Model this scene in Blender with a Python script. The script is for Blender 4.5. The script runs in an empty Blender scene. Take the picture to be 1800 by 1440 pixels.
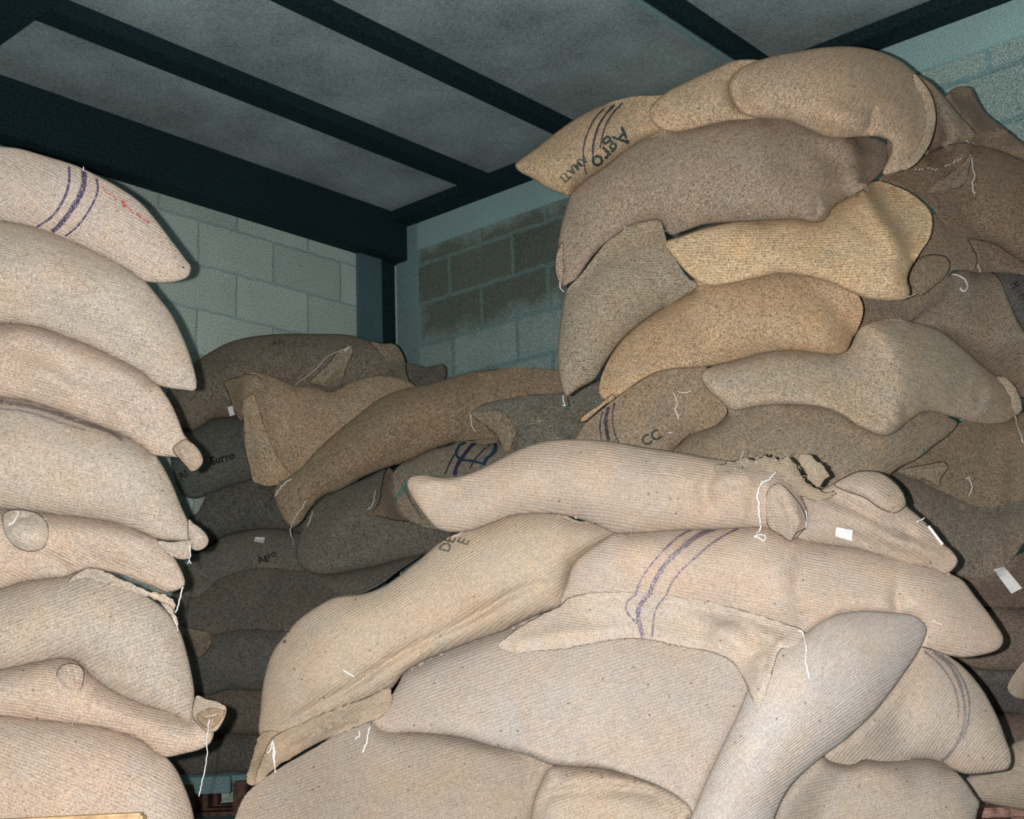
import bpy, bmesh, math, random
import numpy as np
from mathutils import Vector, Matrix, noise
from mathutils.bvhtree import BVHTree
from mathutils.geometry import delaunay_2d_cdt

scene = bpy.context.scene
# ------------------------------------------------------------------ camera
W, H, FPX = 1800, 1440, 2201.4
YAW, PITCH, ROLL = 0.859235, 0.216607, -0.0375676
CAM = np.array([0.0, 0.0, 0.43])          # a low, crouching viewpoint
ca, sa, cb, sb = math.cos(YAW), math.sin(YAW), math.cos(PITCH), math.sin(PITCH)
FWD = np.array([sa*cb, ca*cb, sb])
_r = np.array([ca, -sa, 0.0]); _u = np.cross(_r, FWD)
RGT = math.cos(ROLL)*_r + math.sin(ROLL)*_u
UPV = -math.sin(ROLL)*_r + math.cos(ROLL)*_u
cam_data = bpy.data.cameras.new('camera')
cam = bpy.data.objects.new('camera', cam_data)
scene.collection.objects.link(cam)
cam.matrix_world = Matrix(((RGT[0], UPV[0], -FWD[0], CAM[0]), (RGT[1], UPV[1], -FWD[1], CAM[1]),
                           (RGT[2], UPV[2], -FWD[2], CAM[2]), (0, 0, 0, 1)))
cam_data.sensor_fit = 'HORIZONTAL'; cam_data.sensor_width = 36.0
cam_data.lens = FPX/W*36.0
cam_data.clip_start = 0.05
scene.camera = cam
# ------------------------------------------------------------------ light
world = bpy.data.worlds.new('world'); scene.world = world; world.use_nodes = True
bg = world.node_tree.nodes['Background']
bg.inputs[0].default_value = (0.35, 0.85, 1.0, 1); bg.inputs[1].default_value = 0.012
fl = bpy.data.lights.new('camera_flash', 'POINT')
fl.energy = 300.0; fl.shadow_soft_size = 0.006; fl.color = (1.0, 0.965, 0.93)
flo = bpy.data.objects.new('camera_flash', fl); scene.collection.objects.link(flo)
flo.location = Vector(CAM + RGT*(-0.040) + UPV*0.003 + FWD*0.03)
scene.view_settings.view_transform = 'Standard'; scene.view_settings.look = 'None'
scene.view_settings.gamma = 1.0; scene.view_settings.use_curve_mapping = False
scene.view_settings.exposure = 0.0

# ------------------------------------------------------------------ helpers
def W3(x, y, d):
    """point of the place seen at (x, y) of the frame, d metres ahead of the camera"""
    x = np.asarray(x, float); y = np.asarray(y, float); d = np.asarray(d, float)
    return CAM + (FWD + RGT*((x-900)/FPX)[..., None] - UPV*((y-720)/FPX)[..., None])*d[..., None]

COL = scene.collection; WLOC = {}
def mesh_obj(name, verts, faces, mat, parent=None, uv=None, smooth=True, origin=None):
    verts = np.asarray(verts, float)
    if origin is None:
        origin = verts.mean(0); origin[2] = verts[:, 2].min()
    me = bpy.data.meshes.new(name)
    me.from_pydata([tuple(v) for v in verts-origin], [], [tuple(int(i) for i in f) for f in faces])
    me.materials.append(mat)
    if uv is not None:
        l = me.uv_layers.new(name='cloth')
        idx = np.zeros(len(me.loops), int); me.loops.foreach_get('vertex_index', idx)
        l.data.foreach_set('uv', np.asarray(uv, float)[idx].ravel())
    if smooth: me.polygons.foreach_set('use_smooth', [True]*len(me.polygons))
    me.update()
    o = bpy.data.objects.new(name, me); COL.objects.link(o)
    WLOC[o.name] = Vector(origin)
    if parent is not None:
        o.parent = parent
        o.location = Vector(origin) - WLOC[parent.name]
    else: o.location = Vector(origin)
    return o

def tag(o, label=None, cat=None, group=None, kind=None):
    if label: o['label'] = label
    if cat: o['category'] = cat
    if group: o['group'] = group
    if kind: o['kind'] = kind
    return o

def box(name, lo, hi, mat, parent=None, bev=0.004):
    bm = bmesh.new(); bmesh.ops.create_cube(bm, size=1)
    lo = np.array(lo, float); hi = np.array(hi, float); c = (lo+hi)/2; s = hi-lo
    for v in bm.verts: v.co = Vector((v.co.x*s[0], v.co.y*s[1], v.co.z*s[2]))
    if bev: bmesh.ops.bevel(bm, geom=bm.edges[:], offset=min(bev, s.min()*.3), segments=2, affect='EDGES')
    me = bpy.data.meshes.new(name); bm.to_mesh(me); bm.free(); me.materials.append(mat)
    o = bpy.data.objects.new(name, me); COL.objects.link(o)
    if parent is not None: o.parent = parent; o.location = Vector(c)-parent.location
    else: o.location = Vector(c)
    return o

# ------------------------------------------------------------------ materials
def newmat(name):
    m = bpy.data.materials.new(name); m.use_nodes = True
    nt = m.node_tree; b = nt.nodes['Principled BSDF']
    return m, nt, b
def N(nt, t, **kw):
    n = nt.nodes.new(t)
    for k, v in kw.items():
        if isinstance(k, str) and k.startswith('i_'): n.inputs[int(k[2:])].default_value = v
        else: setattr(n, k, v)
    return n
def mth(nt, op, a, b=None, c=None):
    n = nt.nodes.new('ShaderNodeMath'); n.operation = op
    for i, v in enumerate((a, b, c)):
        if v is None: continue
        if hasattr(v, 'is_linked'): nt.links.new(v, n.inputs[i])
        else: n.inputs[i].default_value = v
    return n.outputs[0]
def vnoise(nt, vec, scale, detail=2.0, rough=.5):
    n = nt.nodes.new('ShaderNodeTexNoise'); n.inputs['Scale'].default_value = scale
    n.inputs['Detail'].default_value = detail; n.inputs['Roughness'].default_value = rough
    nt.links.new(vec, n.inputs['Vector']); return n.outputs[0]
def mixcol(nt, fac, a, b, bt='MIX'):
    n = nt.nodes.new('ShaderNodeMix'); n.data_type = 'RGBA'; n.blend_type = bt
    for s, v in ((n.inputs[0], fac), (n.inputs[6], a), (n.inputs[7], b)):
        if hasattr(v, 'is_linked'): nt.links.new(v, s)
        else: s.default_value = v if not isinstance(v, tuple) else (*v, 1)
    return n.outputs[2]

_bur = {}
def burlap(col, pitch=0.0052, stain=0.25, grain=1.0, fine=1.0):
    fine = round(fine, 1); key = (tuple(round(c, 3) for c in col), pitch, stain, grain, fine)
    if key in _bur: return _bur[key]
    m, nt, b = newmat('burlap')
    L = nt.links.new
    uv = N(nt, 'ShaderNodeUVMap', uv_map='cloth').outputs[0]
    oc = N(nt, 'ShaderNodeTexCoord').outputs['Object']
    wob = vnoise(nt, uv, 9.0, 2.0)
    wob2 = vnoise(nt, uv, 60.0, 1.0)
    sep = nt.nodes.new('ShaderNodeSeparateXYZ'); L(uv, sep.inputs[0])
    k = 2*math.pi/pitch
    ph = mth(nt, 'MULTIPLY_ADD', wob, 14.0, mth(nt, 'MULTIPLY', wob2, 2.6))
    a = mth(nt, 'SINE', mth(nt, 'MULTIPLY_ADD', sep.outputs[1], k, ph))
    c2 = mth(nt, 'SINE', mth(nt, 'ADD', mth(nt, 'MULTIPLY', sep.outputs[0], k*1.05), mth(nt, 'MULTIPLY', ph, .8)))
    weave = mth(nt, 'ADD', mth(nt, 'MULTIPLY', a, .5), mth(nt, 'MULTIPLY', mth(nt, 'MULTIPLY', c2, a), .35))
    f1 = vnoise(nt, oc, 400.0*fine, 2.0, .7)          # fibre scale
    f3 = vnoise(nt, oc, 170.0*fine, 2.0, .6)
    st = N(nt, 'ShaderNodeMapping'); st.inputs['Scale'].default_value = (30, 240, 1); L(uv, st.inputs[0])
    slub = vnoise(nt, st.outputs[0], 1.0, 2.0)    # uneven yarns along the weft
    blot = vnoise(nt, oc, 3.2, 4.0, .6)
    blot2 = vnoise(nt, oc, 11.0, 3.0, .55)
    val = mth(nt, 'MULTIPLY_ADD', weave, .19*min(1, grain), 1.0)
    val = mth(nt, 'ADD', val, mth(nt, 'MULTIPLY_ADD', f1, 2.3*grain, -1.15*grain))
    val = mth(nt, 'ADD', val, mth(nt, 'MULTIPLY_ADD', f3, .8*grain, -.4*grain))
    val = mth(nt, 'ADD', val, mth(nt, 'MULTIPLY_ADD', slub, .55*min(1, grain), -.275*min(1, grain)))
    val = mth(nt, 'ADD', val, mth(nt, 'MULTIPLY_ADD', blot, stain, -.5*stain))
    val = mth(nt, 'ADD', val, mth(nt, 'MULTIPLY_ADD', blot2, .22, -.11))
    # seed husks and soot flecks caught in the cloth
    vo = N(nt, 'ShaderNodeTexVoronoi'); vo.inputs['Scale'].default_value = 75; L(uv, vo.inputs['Vector'])
    rnd = nt.nodes.new('ShaderNodeSeparateColor'); L(vo.outputs['Color'], rnd.inputs[0])
    fleck = mth(nt, 'MULTIPLY', mth(nt, 'LESS_THAN', vo.outputs['Distance'], .16), mth(nt, 'GREATER_THAN', rnd.outputs[0], .90))
    val = mth(nt, 'MULTIPLY', val, mth(nt, 'MULTIPLY_ADD', fleck, -.5, 1.0))
    val = mth(nt, 'MAXIMUM', val, .12)
    warm = tuple(min(1, v) for v in (col[0]*1.04, col[1]*.98, col[2]*.92))
    cool = (col[0]*.95, col[1]*1.0, col[2]*1.06)
    rmp = N(nt, 'ShaderNodeMapRange'); L(vnoise(nt, oc, 9.0, 6.0, .75), rmp.inputs[0])
    rmp.inputs[1].default_value = .36; rmp.inputs[2].default_value = .64
    base = mixcol(nt, rmp.outputs[0], cool, warm)
    vm = nt.nodes.new('ShaderNodeVectorMath'); vm.operation = 'SCALE'; L(base, vm.inputs[0]); L(val, vm.inputs['Scale'])
    L(vm.outputs[0], b.inputs['Base Color'])
    b.inputs['Roughness'].default_value = .95; b.inputs['Specular IOR Level'].default_value = .15
    b.inputs['Diffuse Roughness'].default_value = .3
    bp = N(nt, 'ShaderNodeBump'); bp.inputs['Strength'].default_value = .7; bp.inputs['Distance'].default_value = .0013
    L(mth(nt, 'ADD', weave, mth(nt, 'MULTIPLY', f1, 1.4)), bp.inputs['Height']); L(bp.outputs[0], b.inputs['Normal'])
    _bur[key] = m
    return m

def plain(name, col, rough=.8, metal=0, grain=.25, scale=180, blot=.25, bscale=2.5, bump=.2, spec=.3):
    m, nt, b = newmat(name); L = nt.links.new
    oc = N(nt, 'ShaderNodeTexCoord').outputs['Object']
    v = mth(nt, 'MULTIPLY_ADD', vnoise(nt, oc, scale, 2.0, .7), 9*grain, 1-4.5*grain)
    v = mth(nt, 'ADD', v, mth(nt, 'MULTIPLY_ADD', vnoise(nt, oc, bscale, 5.0, .62), 2*blot, -blot))
    v = mth(nt, 'MAXIMUM', v, .05)
    vm = nt.nodes.new('ShaderNodeVectorMath'); vm.operation = 'SCALE'; vm.inputs[0].default_value = col; L(v, vm.inputs['Scale'])
    L(vm.outputs[0], b.inputs['Base Color'])
    b.inputs['Roughness'].default_value = rough; b.inputs['Metallic'].default_value = metal
    b.inputs['Specular IOR Level'].default_value = spec
    if bump:
        bp = N(nt, 'ShaderNodeBump'); bp.inputs['Strength'].default_value = bump; bp.inputs['Distance'].default_value = .003
        L(v, bp.inputs['Height']); L(bp.outputs[0], b.inputs['Normal'])
    return m

def blockwall(name, axis, zoff, hoff, blk, mort, dark, jw=.075):
    """painted concrete blocks 39 x 19 cm with wide smeared joints; dark: (colour, box) of an unpainted patch"""
    m, nt, b = newmat(name); L = nt.links.new
    oc = N(nt, 'ShaderNodeNewGeometry').outputs['Position']
    sep = nt.nodes.new('ShaderNodeSeparateXYZ'); L(oc, sep.inputs[0])
    hz = sep.outputs[0 if axis == 'x' else 1]
    n1 = vnoise(nt, oc, 14, 3.0)
    z = mth(nt, 'ADD', mth(nt, 'MULTIPLY_ADD', n1, .02, -.01-zoff), sep.outputs[2])
    row = mth(nt, 'DIVIDE', z, .2)
    fr = mth(nt, 'FRACT', row); ir = mth(nt, 'FLOOR', row)
    odd = mth(nt, 'MULTIPLY', mth(nt, 'MODULO', mth(nt, 'ADD', ir, 100), 2.0), .5)
    u = mth(nt, 'ADD', mth(nt, 'DIVIDE', mth(nt, 'ADD', mth(nt, 'MULTIPLY_ADD', n1, .02, -.01-hoff), hz), .4), odd)
    fu = mth(nt, 'FRACT', u)
    def joint(f, w):
        d = mth(nt, 'MINIMUM', f, mth(nt, 'SUBTRACT', 1.0, f))
        r = N(nt, 'ShaderNodeMapRange'); L(d, r.inputs[0]); r.inputs[1].default_value = w*.45; r.inputs[2].default_value = w
        r.inputs[3].default_value = 1; r.inputs[4].default_value = 0; return r.outputs[0]
    j = mth(nt, 'MAXIMUM', joint(fr, jw), joint(fu, jw*.5))
    wn = N(nt, 'ShaderNodeTexWhiteNoise'); wn.noise_dimensions = '2D'
    cmb = nt.nodes.new('ShaderNodeCombineXYZ'); L(mth(nt, 'FLOOR', u), cmb.inputs[0]); L(ir, cmb.inputs[1]); L(cmb.outputs[0], wn.inputs['Vector'])
    v = mth(nt, 'MULTIPLY_ADD', wn.outputs[0], .22, .89)
    v = mth(nt, 'ADD', v, mth(nt, 'MULTIPLY_ADD', vnoise(nt, oc, 170, 2.0, .7), 2.8, -1.4))
    v = mth(nt, 'ADD', v, mth(nt, 'MULTIPLY_ADD', vnoise(nt, oc, 2.2, 5.0, .65), .5, -.25))
    base = mixcol(nt, j, blk, mort)
    if dark:
        dc, (h0, h1, z0, z1) = dark
        def band(s, a, c, w):
            sh = mth(nt, 'MULTIPLY_ADD', vnoise(nt, oc, 4.5, 4.0, .7), .35, -.175)
            s = mth(nt, 'ADD', s, sh)
            r1 = N(nt, 'ShaderNodeMapRange'); L(s, r1.inputs[0]); r1.inputs[1].default_value = a; r1.inputs[2].default_value = a+w
            r2 = N(nt, 'ShaderNodeMapRange'); L(s, r2.inputs[0]); r2.inputs[1].default_value = c-w; r2.inputs[2].default_value = c
            r2.inputs[3].default_value = 1; r2.inputs[4].default_value = 0
            return mth(nt, 'MULTIPLY', r1.outputs[0], r2.outputs[0])
        f = mth(nt, 'MULTIPLY', band(hz, h0, h1, .1), band(sep.outputs[2], z0, z1, .14))
        f = mth(nt, 'MULTIPLY', f, mth(nt, 'SUBTRACT', 1.0, mth(nt, 'MULTIPLY', j, .5)))
        base = mixcol(nt, f, base, dc)
    vm = nt.nodes.new('ShaderNodeVectorMath'); vm.operation = 'SCALE'; L(base, vm.inputs[0]); L(v, vm.inputs['Scale'])
    L(vm.outputs[0], b.inputs['Base Color']); b.inputs['Roughness'].default_value = .9
    b.inputs['Specular IOR Level'].default_value = .2
    bp = N(nt, 'ShaderNodeBump'); bp.inputs['Strength'].default_value = .5; bp.inputs['Distance'].default_value = .006
    L(mth(nt, 'SUBTRACT', mth(nt, 'MULTIPLY', vnoise(nt, oc, 90, 3.0, .7), .35), j), bp.inputs['Height']); L(bp.outputs[0], b.inputs['Normal'])
    return m

def ink(name, col, cloth, cover=.62):
    """print that sits on the raised yarns only, cloth showing between"""
    m, nt, b = newmat(name); L = nt.links.new
    oc = N(nt, 'ShaderNodeTexCoord').outputs['Object']
    n = vnoise(nt, oc, 330, 2.0, .7)
    r = N(nt, 'ShaderNodeMapRange'); L(n, r.inputs[0])
    t = .5+(cover-.5)*.5
    r.inputs[1].default_value = t-.06; r.inputs[2].default_value = t+.06
    L(mixcol(nt, r.outputs[0], col, cloth), b.inputs['Base Color'])
    b.inputs['Roughness'].default_value = .95; b.inputs['Specular IOR Level'].default_value = .1
    return m

M_thread = plain('cotton_thread', (.80, .78, .76), .8, grain=.1, blot=.05, bump=0)
M_twine = plain('jute_twine', (.50, .40, .28), .9, grain=.2, blot=.1, bump=0)
M_twine_d = plain('dark_jute_fibre', (.20, .17, .125), .9, grain=.2, blot=.1, bump=0)
M_faintpurple = ink('very_faded_purple_ink', (.235, .20, .205), (.42, .35, .28), .6)
M_green = plain('green_string', (.05, .30, .28), .7, grain=.1, blot=.05, bump=0)
M_paper = plain('paper_tag', (.78, .77, .76), .7, grain=.08, blot=.06, bscale=40, bump=.1)
M_purple = ink('purple_ink', (.06, .045, .10), (.38, .31, .26), .66)
M_purple_pale = ink('faded_purple_ink', (.15, .12, .165), (.40, .33, .275), .58)
M_purple_dark = ink('dark_purple_ink', (.05, .04, .08), (.2, .17, .13), .85)
M_green_ink = ink('dark_green_ink', (.022, .045, .045), (.30, .24, .17), .72)
M_faint = ink('faded_green_ink', (.13, .13, .10), (.45, .37, .27), .6)
M_red = ink('red_ink', (.50, .035, .045), (.5, .38, .3), .58)
M_blue = ink('blue_ink', (.02, .065, .11), (.12, .13, .12), .8)
M_black = ink('black_ink', (.015, .018, .018), (.12, .11, .09), .8)

# ------------------------------------------------------------------ sacks
def spline(ctrl, step, closed=True):
    P = np.array([c[:2] for c in ctrl], float); n = len(P); out = []
    sharp = [len(c) > 2 for c in ctrl]
    rng = range(n if closed else n-1)
    for i in rng:
        p1, p2 = P[i], P[(i+1) % n]
        p0 = P[(i-1) % n] if (closed or i > 0) else p1
        p3 = P[(i+2) % n] if (closed or i+2 < n) else p2
        if sharp[i]: p0 = p1
        if sharp[(i+1) % n]: p3 = p2
        L_ = np.linalg.norm(p2-p1); k = max(1, int(round(L_/step)))
        # centripetal tangents
        d0, d1, d2 = (max(1e-6, np.linalg.norm(b-a))**.5 for a, b in ((p0, p1), (p1, p2), (p2, p3)))
        if np.allclose(p0, p1): m1 = (p2-p1)*.9
        else: m1 = (p2-p1)-(p2-p0)*d1/(d0+d1)+(p1-p0)*d1/d0
        if np.allclose(p3, p2): m2 = (p2-p1)*.9
        else: m2 = (p2-p1)-(p3-p1)*d1/(d1+d2)+(p3-p2)*d1/d2
        for j in range(k):
            t = j/k; t2 = t*t; t3 = t2*t
            out.append((2*t3-3*t2+1)*p1+(t3-2*t2+t)*m1+(-2*t3+3*t2)*p2+(t3-t2)*m2)
    if not closed: out.append(P[-1])
    return np.array(out)

def seg_dist(Q, poly):
    A = poly; B = np.roll(poly, -1, 0); AB = B-A; L2 = (AB**2).sum(1)+1e-9
    out = np.empty(len(Q)); near = np.empty(len(Q), int)
    for s in range(0, len(Q), 2000):
        q = Q[s:s+2000, None, :]
        t = np.clip(((q-A)*AB).sum(2)/L2, 0, 1)
        d = ((q-(A+t[..., None]*AB))**2).sum(2)
        near[s:s+2000] = d.argmin(1); out[s:s+2000] = np.sqrt(d.min(1))
    return out, near
def inside(Q, poly):
    x, y = Q[:, 0:1], Q[:, 1:2]; A = poly; B = np.roll(poly, -1, 0)
    c = ((A[:, 1] > y) != (B[:, 1] > y)) & (x < (B[:, 0]-A[:, 0])*(y-A[:, 1])/(B[:, 1]-A[:, 1]+1e-12)+A[:, 0])
    return c.sum(1) % 2 == 1

def mesh2d(poly, step, more=None):
    n = len(poly); tan = np.roll(poly, -1, 0)-np.roll(poly, 1, 0)
    nr = np.stack([-tan[:, 1], tan[:, 0]], 1); nr /= np.linalg.norm(nr, axis=1)[:, None]+1e-9
    area = .5*np.sum(poly[:, 0]*np.roll(poly[:, 1], -1)-np.roll(poly[:, 0], -1)*poly[:, 1])
    if area < 0: nr = -nr
    extra = []
    for off, sk in ((2.0, 1), (5.0, 1)):
        q = poly[::sk]+nr[::sk]*off
        d, _ = seg_dist(q, poly); extra.append(q[inside(q, poly) & (d > off*.8)])
    lo, hi = poly.min(0), poly.max(0); h = step*.866
    g = []
    for j in range(int((hi[1]-lo[1])/h)+1):
        xs = np.arange(lo[0]+(step/2 if j % 2 else 0), hi[0], step)
        g.append(np.stack([xs, np.full_like(xs, lo[1]+j*h)], 1))
    g = np.concatenate(g); g = g[inside(g, poly)]
    d, _ = seg_dist(g, poly); g = g[d > 5.0+.45*step]
    if more is not None and len(more):
        more = more[inside(more, poly)]; dm, _ = seg_dist(more, poly); more = more[dm > 4]
        if len(more):
            keep = np.array([((more-q)**2).sum(1).min() > 9 for q in g], bool) if len(g) else np.zeros(0, bool)
            g = g[keep]; extra.append(more)
    pts = np.concatenate([poly]+extra+[g])
    r = delaunay_2d_cdt([Vector(p) for p in pts], [(i, (i+1) % n) for i in range(n)], [], 1, 1e-4)
    P = np.array([v[:] for v in r[0]]); T = np.array([f for f in r[2] if len(f) == 3], int)
    d, near = seg_dist(P, poly)
    return P, T, d, near, d < 1e-3

def poisson(P, T, bnd):
    n = len(P); I, J, Wt = [], [], []
    for a, b, c in ((0, 1, 2), (1, 2, 0), (2, 0, 1)):
        e1 = P[T[:, a]]-P[T[:, c]]; e2 = P[T[:, b]]-P[T[:, c]]
        cot = (e1*e2).sum(1)/(np.abs(e1[:, 0]*e2[:, 1]-e1[:, 1]*e2[:, 0])+1e-6)
        I.append(T[:, a]); J.append(T[:, b]); Wt.append(.5*np.clip(cot, .02, 10))
    I = np.concatenate(I); J = np.concatenate(J); Wt = np.concatenate(Wt)
    ar = np.abs(np.cross(P[T[:, 1]]-P[T[:, 0]], P[T[:, 2]]-P[T[:, 0]]))/6
    mass = sum(np.bincount(T[:, k], ar, n) for k in range(3))
    diag = np.bincount(I, Wt, n)+np.bincount(J, Wt, n)
    free = ~bnd
    def A(x):
        return (diag*x-np.bincount(I, Wt*x[J], n)-np.bincount(J, Wt*x[I], n))*free
    x = np.zeros(n); r = mass*free; z = r/np.maximum(diag, 1e-9); p = z.copy(); rz = r@z
    for _ in range(400):
        Ap = A(p); al = rz/(p@Ap+1e-30); x += al*p; r -= al*Ap
        z = r/np.maximum(diag, 1e-9); rz2 = r@z
        if rz2 < 1e-7*len(P): break
        p = z+p*(rz2/rz); rz = rz2
    return np.maximum(x, 0), (I, J)

BODIES = []          # front to back
class Shape: pass
ZS = 600.0           # scale of depth in the pixel-space trees
def make_shape(name, outline, D, tf=None, tb=None, step=9, gx=0, gy=0, folds=(), wr=(), pw=.5, rag=0, bump=.004, seed=0, cap=1.0, facet=()):
    s = Shape(); s.name = name
    poly = spline(outline, min(7, step*.8))
    if rag:
        rr = random.Random(seed)
        poly = poly+np.array([(rr.gauss(0, rag), rr.gauss(0, rag)) for _ in poly])
    more = []
    for pts, wpx, dep in folds:
        if wpx > 12 or len(pts) < 2: continue
        pl = spline(pts, 7, closed=False); t = np.gradient(pl, axis=0)
        nr = np.stack([-t[:, 1], t[:, 0]], 1); nr /= np.linalg.norm(nr, axis=1)[:, None]+1e-9
        for o_ in (0, .6, -.6, 1.25, -1.25, 2, -2): more.append(pl+nr*o_*wpx)
    s.poly = poly; P, T, d, near, bnd = mesh2d(poly, step, np.concatenate(more) if more else None)
    u, (I, J) = poisson(P, T, bnd); u = u/u.max()
    rmax = d.max()*D/FPX
    s.tf = tf if tf is not None else .82*rmax; s.tb = tb if tb is not None else 1.0*rmax
    s.c = poly.mean(0)
    s.Dp = D+gx*(P[:, 0]-s.c[0])/1000+gy*(P[:, 1]-s.c[1])/1000
    h = np.minimum(u, 1)**pw
    for p0, p1, sl in facet:        # a side of the sack that turns away beyond an edge
        p0, p1 = np.array(p0, float), np.array(p1, float); e = p1-p0; nn = np.array([-e[1], e[0]])/np.linalg.norm(e)
        q = (P-p0)@nn; q = 22*np.log1p(np.exp(np.clip(q/22, -30, 30)))
        s.Dp = s.Dp+sl*q*D/FPX
    s.h = s.tf*h; env = np.clip(d/14, 0, 1)
    for pts, wpx, dep in folds:
        pl = spline(pts, 8, closed=False) if len(pts) > 1 else np.array([pts[0]])
        A, B = pl[:-1], pl[1:]
        AB = B-A; L2 = (AB**2).sum(1)+1e-9
        q = P[:, None, :]; t = np.clip(((q-A)*AB).sum(2)/L2, 0, 1)
        dd = np.sqrt(((q-(A+t[..., None]*AB))**2).sum(2)); k = dd.argmin(1); dm = dd.min(1)
        al = (k+t[np.arange(len(P)), k])/len(A)
        tp = np.clip(np.minimum(al, 1-al)*6, 0, 1)**.7
        s.h += 1.4*dep*np.exp(-(dm/wpx)**2)*tp*env
    if bump:
        for i, p in enumerate(P):
            q = Vector((p[0]/95+seed*7.1, p[1]/70, seed*3.3)); q2 = q*2.7
            s.h[i] += env[i]*bump*(noise.noise(q)*1.6+noise.noise(q2)*.8)
    for (cx, cy), rad, ang, per, amp in wr:
        a = math.radians(ang); dx, dy = P[:, 0]-cx, P[:, 1]-cy
        ph = (-dx*math.sin(a)+dy*math.cos(a)); al = dx*math.cos(a)+dy*math.sin(a)
        nz = np.array([noise.noise(Vector((p[0]/50, p[1]/50, seed))) for p in P])
        s.h += env*1.9*amp*np.sin(2*math.pi*ph/per+nz*3.5)*np.exp(-(dx*dx+dy*dy)/rad**2)
    s.P, s.T, s.d, s.bnd, s.near, s.E = P, T, d, bnd, near, (I, J)
    s.F = s.Dp-s.h; s.K = s.Dp+s.tb*np.minimum(u, 1)**pw
    s.F[bnd] = s.Dp[bnd]; s.K[bnd] = s.Dp[bnd]
    return s
def trees(s):
    v = [Vector((p[0], p[1], f*ZS)) for p, f in zip(s.P, s.F)]
    s.tf_tree = BVHTree.FromPolygons(v, [tuple(map(int, t)) for t in s.T])
    v = [Vector((p[0], p[1], f*ZS)) for p, f in zip(s.P, s.K)]
    s.tb_tree = BVHTree.FromPolygons(v, [tuple(map(int, t)) for t in s.T])
    s.lo, s.hi = s.poly.min(0), s.poly.max(0)
def front_at(s, x, y):
    h = s.tf_tree.ray_cast(Vector((x, y, -1e4)), Vector((0, 0, 1)))
    return None if h[0] is None else h[0].z/ZS
def back_at(s, x, y):
    h = s.tb_tree.ray_cast(Vector((x, y, -1e4)), Vector((0, 0, 1)))
    return None if h[0] is None else h[0].z/ZS
def settle(s):
    """press a sack against those lying in front of it, as full sacks do"""
    for a in BODIES:
        if (a.lo > s.P.max(0)+30).any() or (a.hi < s.P.min(0)-30).any(): continue
        dd, near = seg_dist(s.P, a.poly); ins = inside(s.P, a.poly)
        Dn = a.edge[near]
        mpx = Dn/FPX; dm = dd*mpx
        C = Dn+.004-np.sqrt(2*.11*dm)*1.0
        C[ins] = -9
        for i in np.nonzero(ins)[0]:
            k = back_at(a, *s.P[i])
            C[i] = (k if k is not None else Dn[i])+.003
        s.F = np.maximum(s.F, C)
        if a.name in s.free or s.name in a.free: continue
        band = (np.abs(Dn-s.Dp) < .28) & ~ins & (dm < .10)
        cap = np.maximum(C, Dn+.012)+1.1*np.maximum(dm-.004, 0)
        s.F = np.where(band, np.minimum(s.F, cap), s.F)
        band = (np.abs(Dn-s.Dp) < .28) & ins & (dm < .05)
        s.F = np.where(band, np.minimum(s.F, C+1.5*dm), s.F)
    s.K = np.maximum(s.K, s.F+np.minimum(.03, .25*s.d*s.Dp/FPX))
    # relax dents a little
    I, J = s.E; n = len(s.P); cnt = np.bincount(I, minlength=n)+np.bincount(J, minlength=n)
    hold = s.F.copy()
    for _ in range(5):
        av = (np.bincount(I, s.F[J], n)+np.bincount(J, s.F[I], n))/np.maximum(cnt, 1)
        w = np.where(s.d > 14, .45, np.where(s.d > 6, .12, 0.0))
        s.F = s.F*(1-w)+av*w
    s.F[s.bnd] = np.maximum(hold[s.bnd], 0)
    s.K[s.bnd] = s.F[s.bnd]
    s.edge = np.array([0.0]*len(s.poly))
    # depth along the outline, for neighbours
    be = np.nonzero(s.bnd)[0]
    for k, p in enumerate(s.poly):
        j = be[np.argmin(((s.P[be]-p)**2).sum(1))]; s.edge[k] = s.F[j]
    trees(s)

def build(s, name, mat, parent=None, ang=0.0, stretch=1.0):
    n = len(s.P); inner = np.nonzero(~s.bnd)[0]
    idx = np.arange(n); bk = idx.copy(); bk[inner] = n+np.arange(len(inner))
    V = np.concatenate([W3(s.P[:, 0], s.P[:, 1], s.F), W3(s.P[inner, 0], s.P[inner, 1], s.K[inner])])
    # orientation: front faces towards the camera
    T = s.T; a = np.cross(s.P[T[:, 1]]-s.P[T[:, 0]], s.P[T[:, 2]]-s.P[T[:, 0]])
    T = np.where((a > 0)[:, None], T[:, ::-1], T)
    F = np.concatenate([T, bk[T][:, ::-1]])
    Dm = float(np.mean(s.Dp)); c, sn = math.cos(math.radians(ang)), math.sin(math.radians(ang))
    X = (s.P-s.c)*Dm/FPX; u = X[:, 0]*c+X[:, 1]*sn; v = -X[:, 0]*sn+X[:, 1]*c
    hh = (s.Dp-s.F); v = v+.10*hh; u = u+.06*hh
    off = (hash(s.name) % 97)*.37 if False else (sum(map(ord, s.name)) % 97)*.37
    uvf = np.stack([u+off, v+off*.7], 1)
    uvb = uvf[inner]+.013
    return mesh_obj(name, V, F, mat, parent, uv=np.concatenate([uvf, uvb]))

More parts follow.
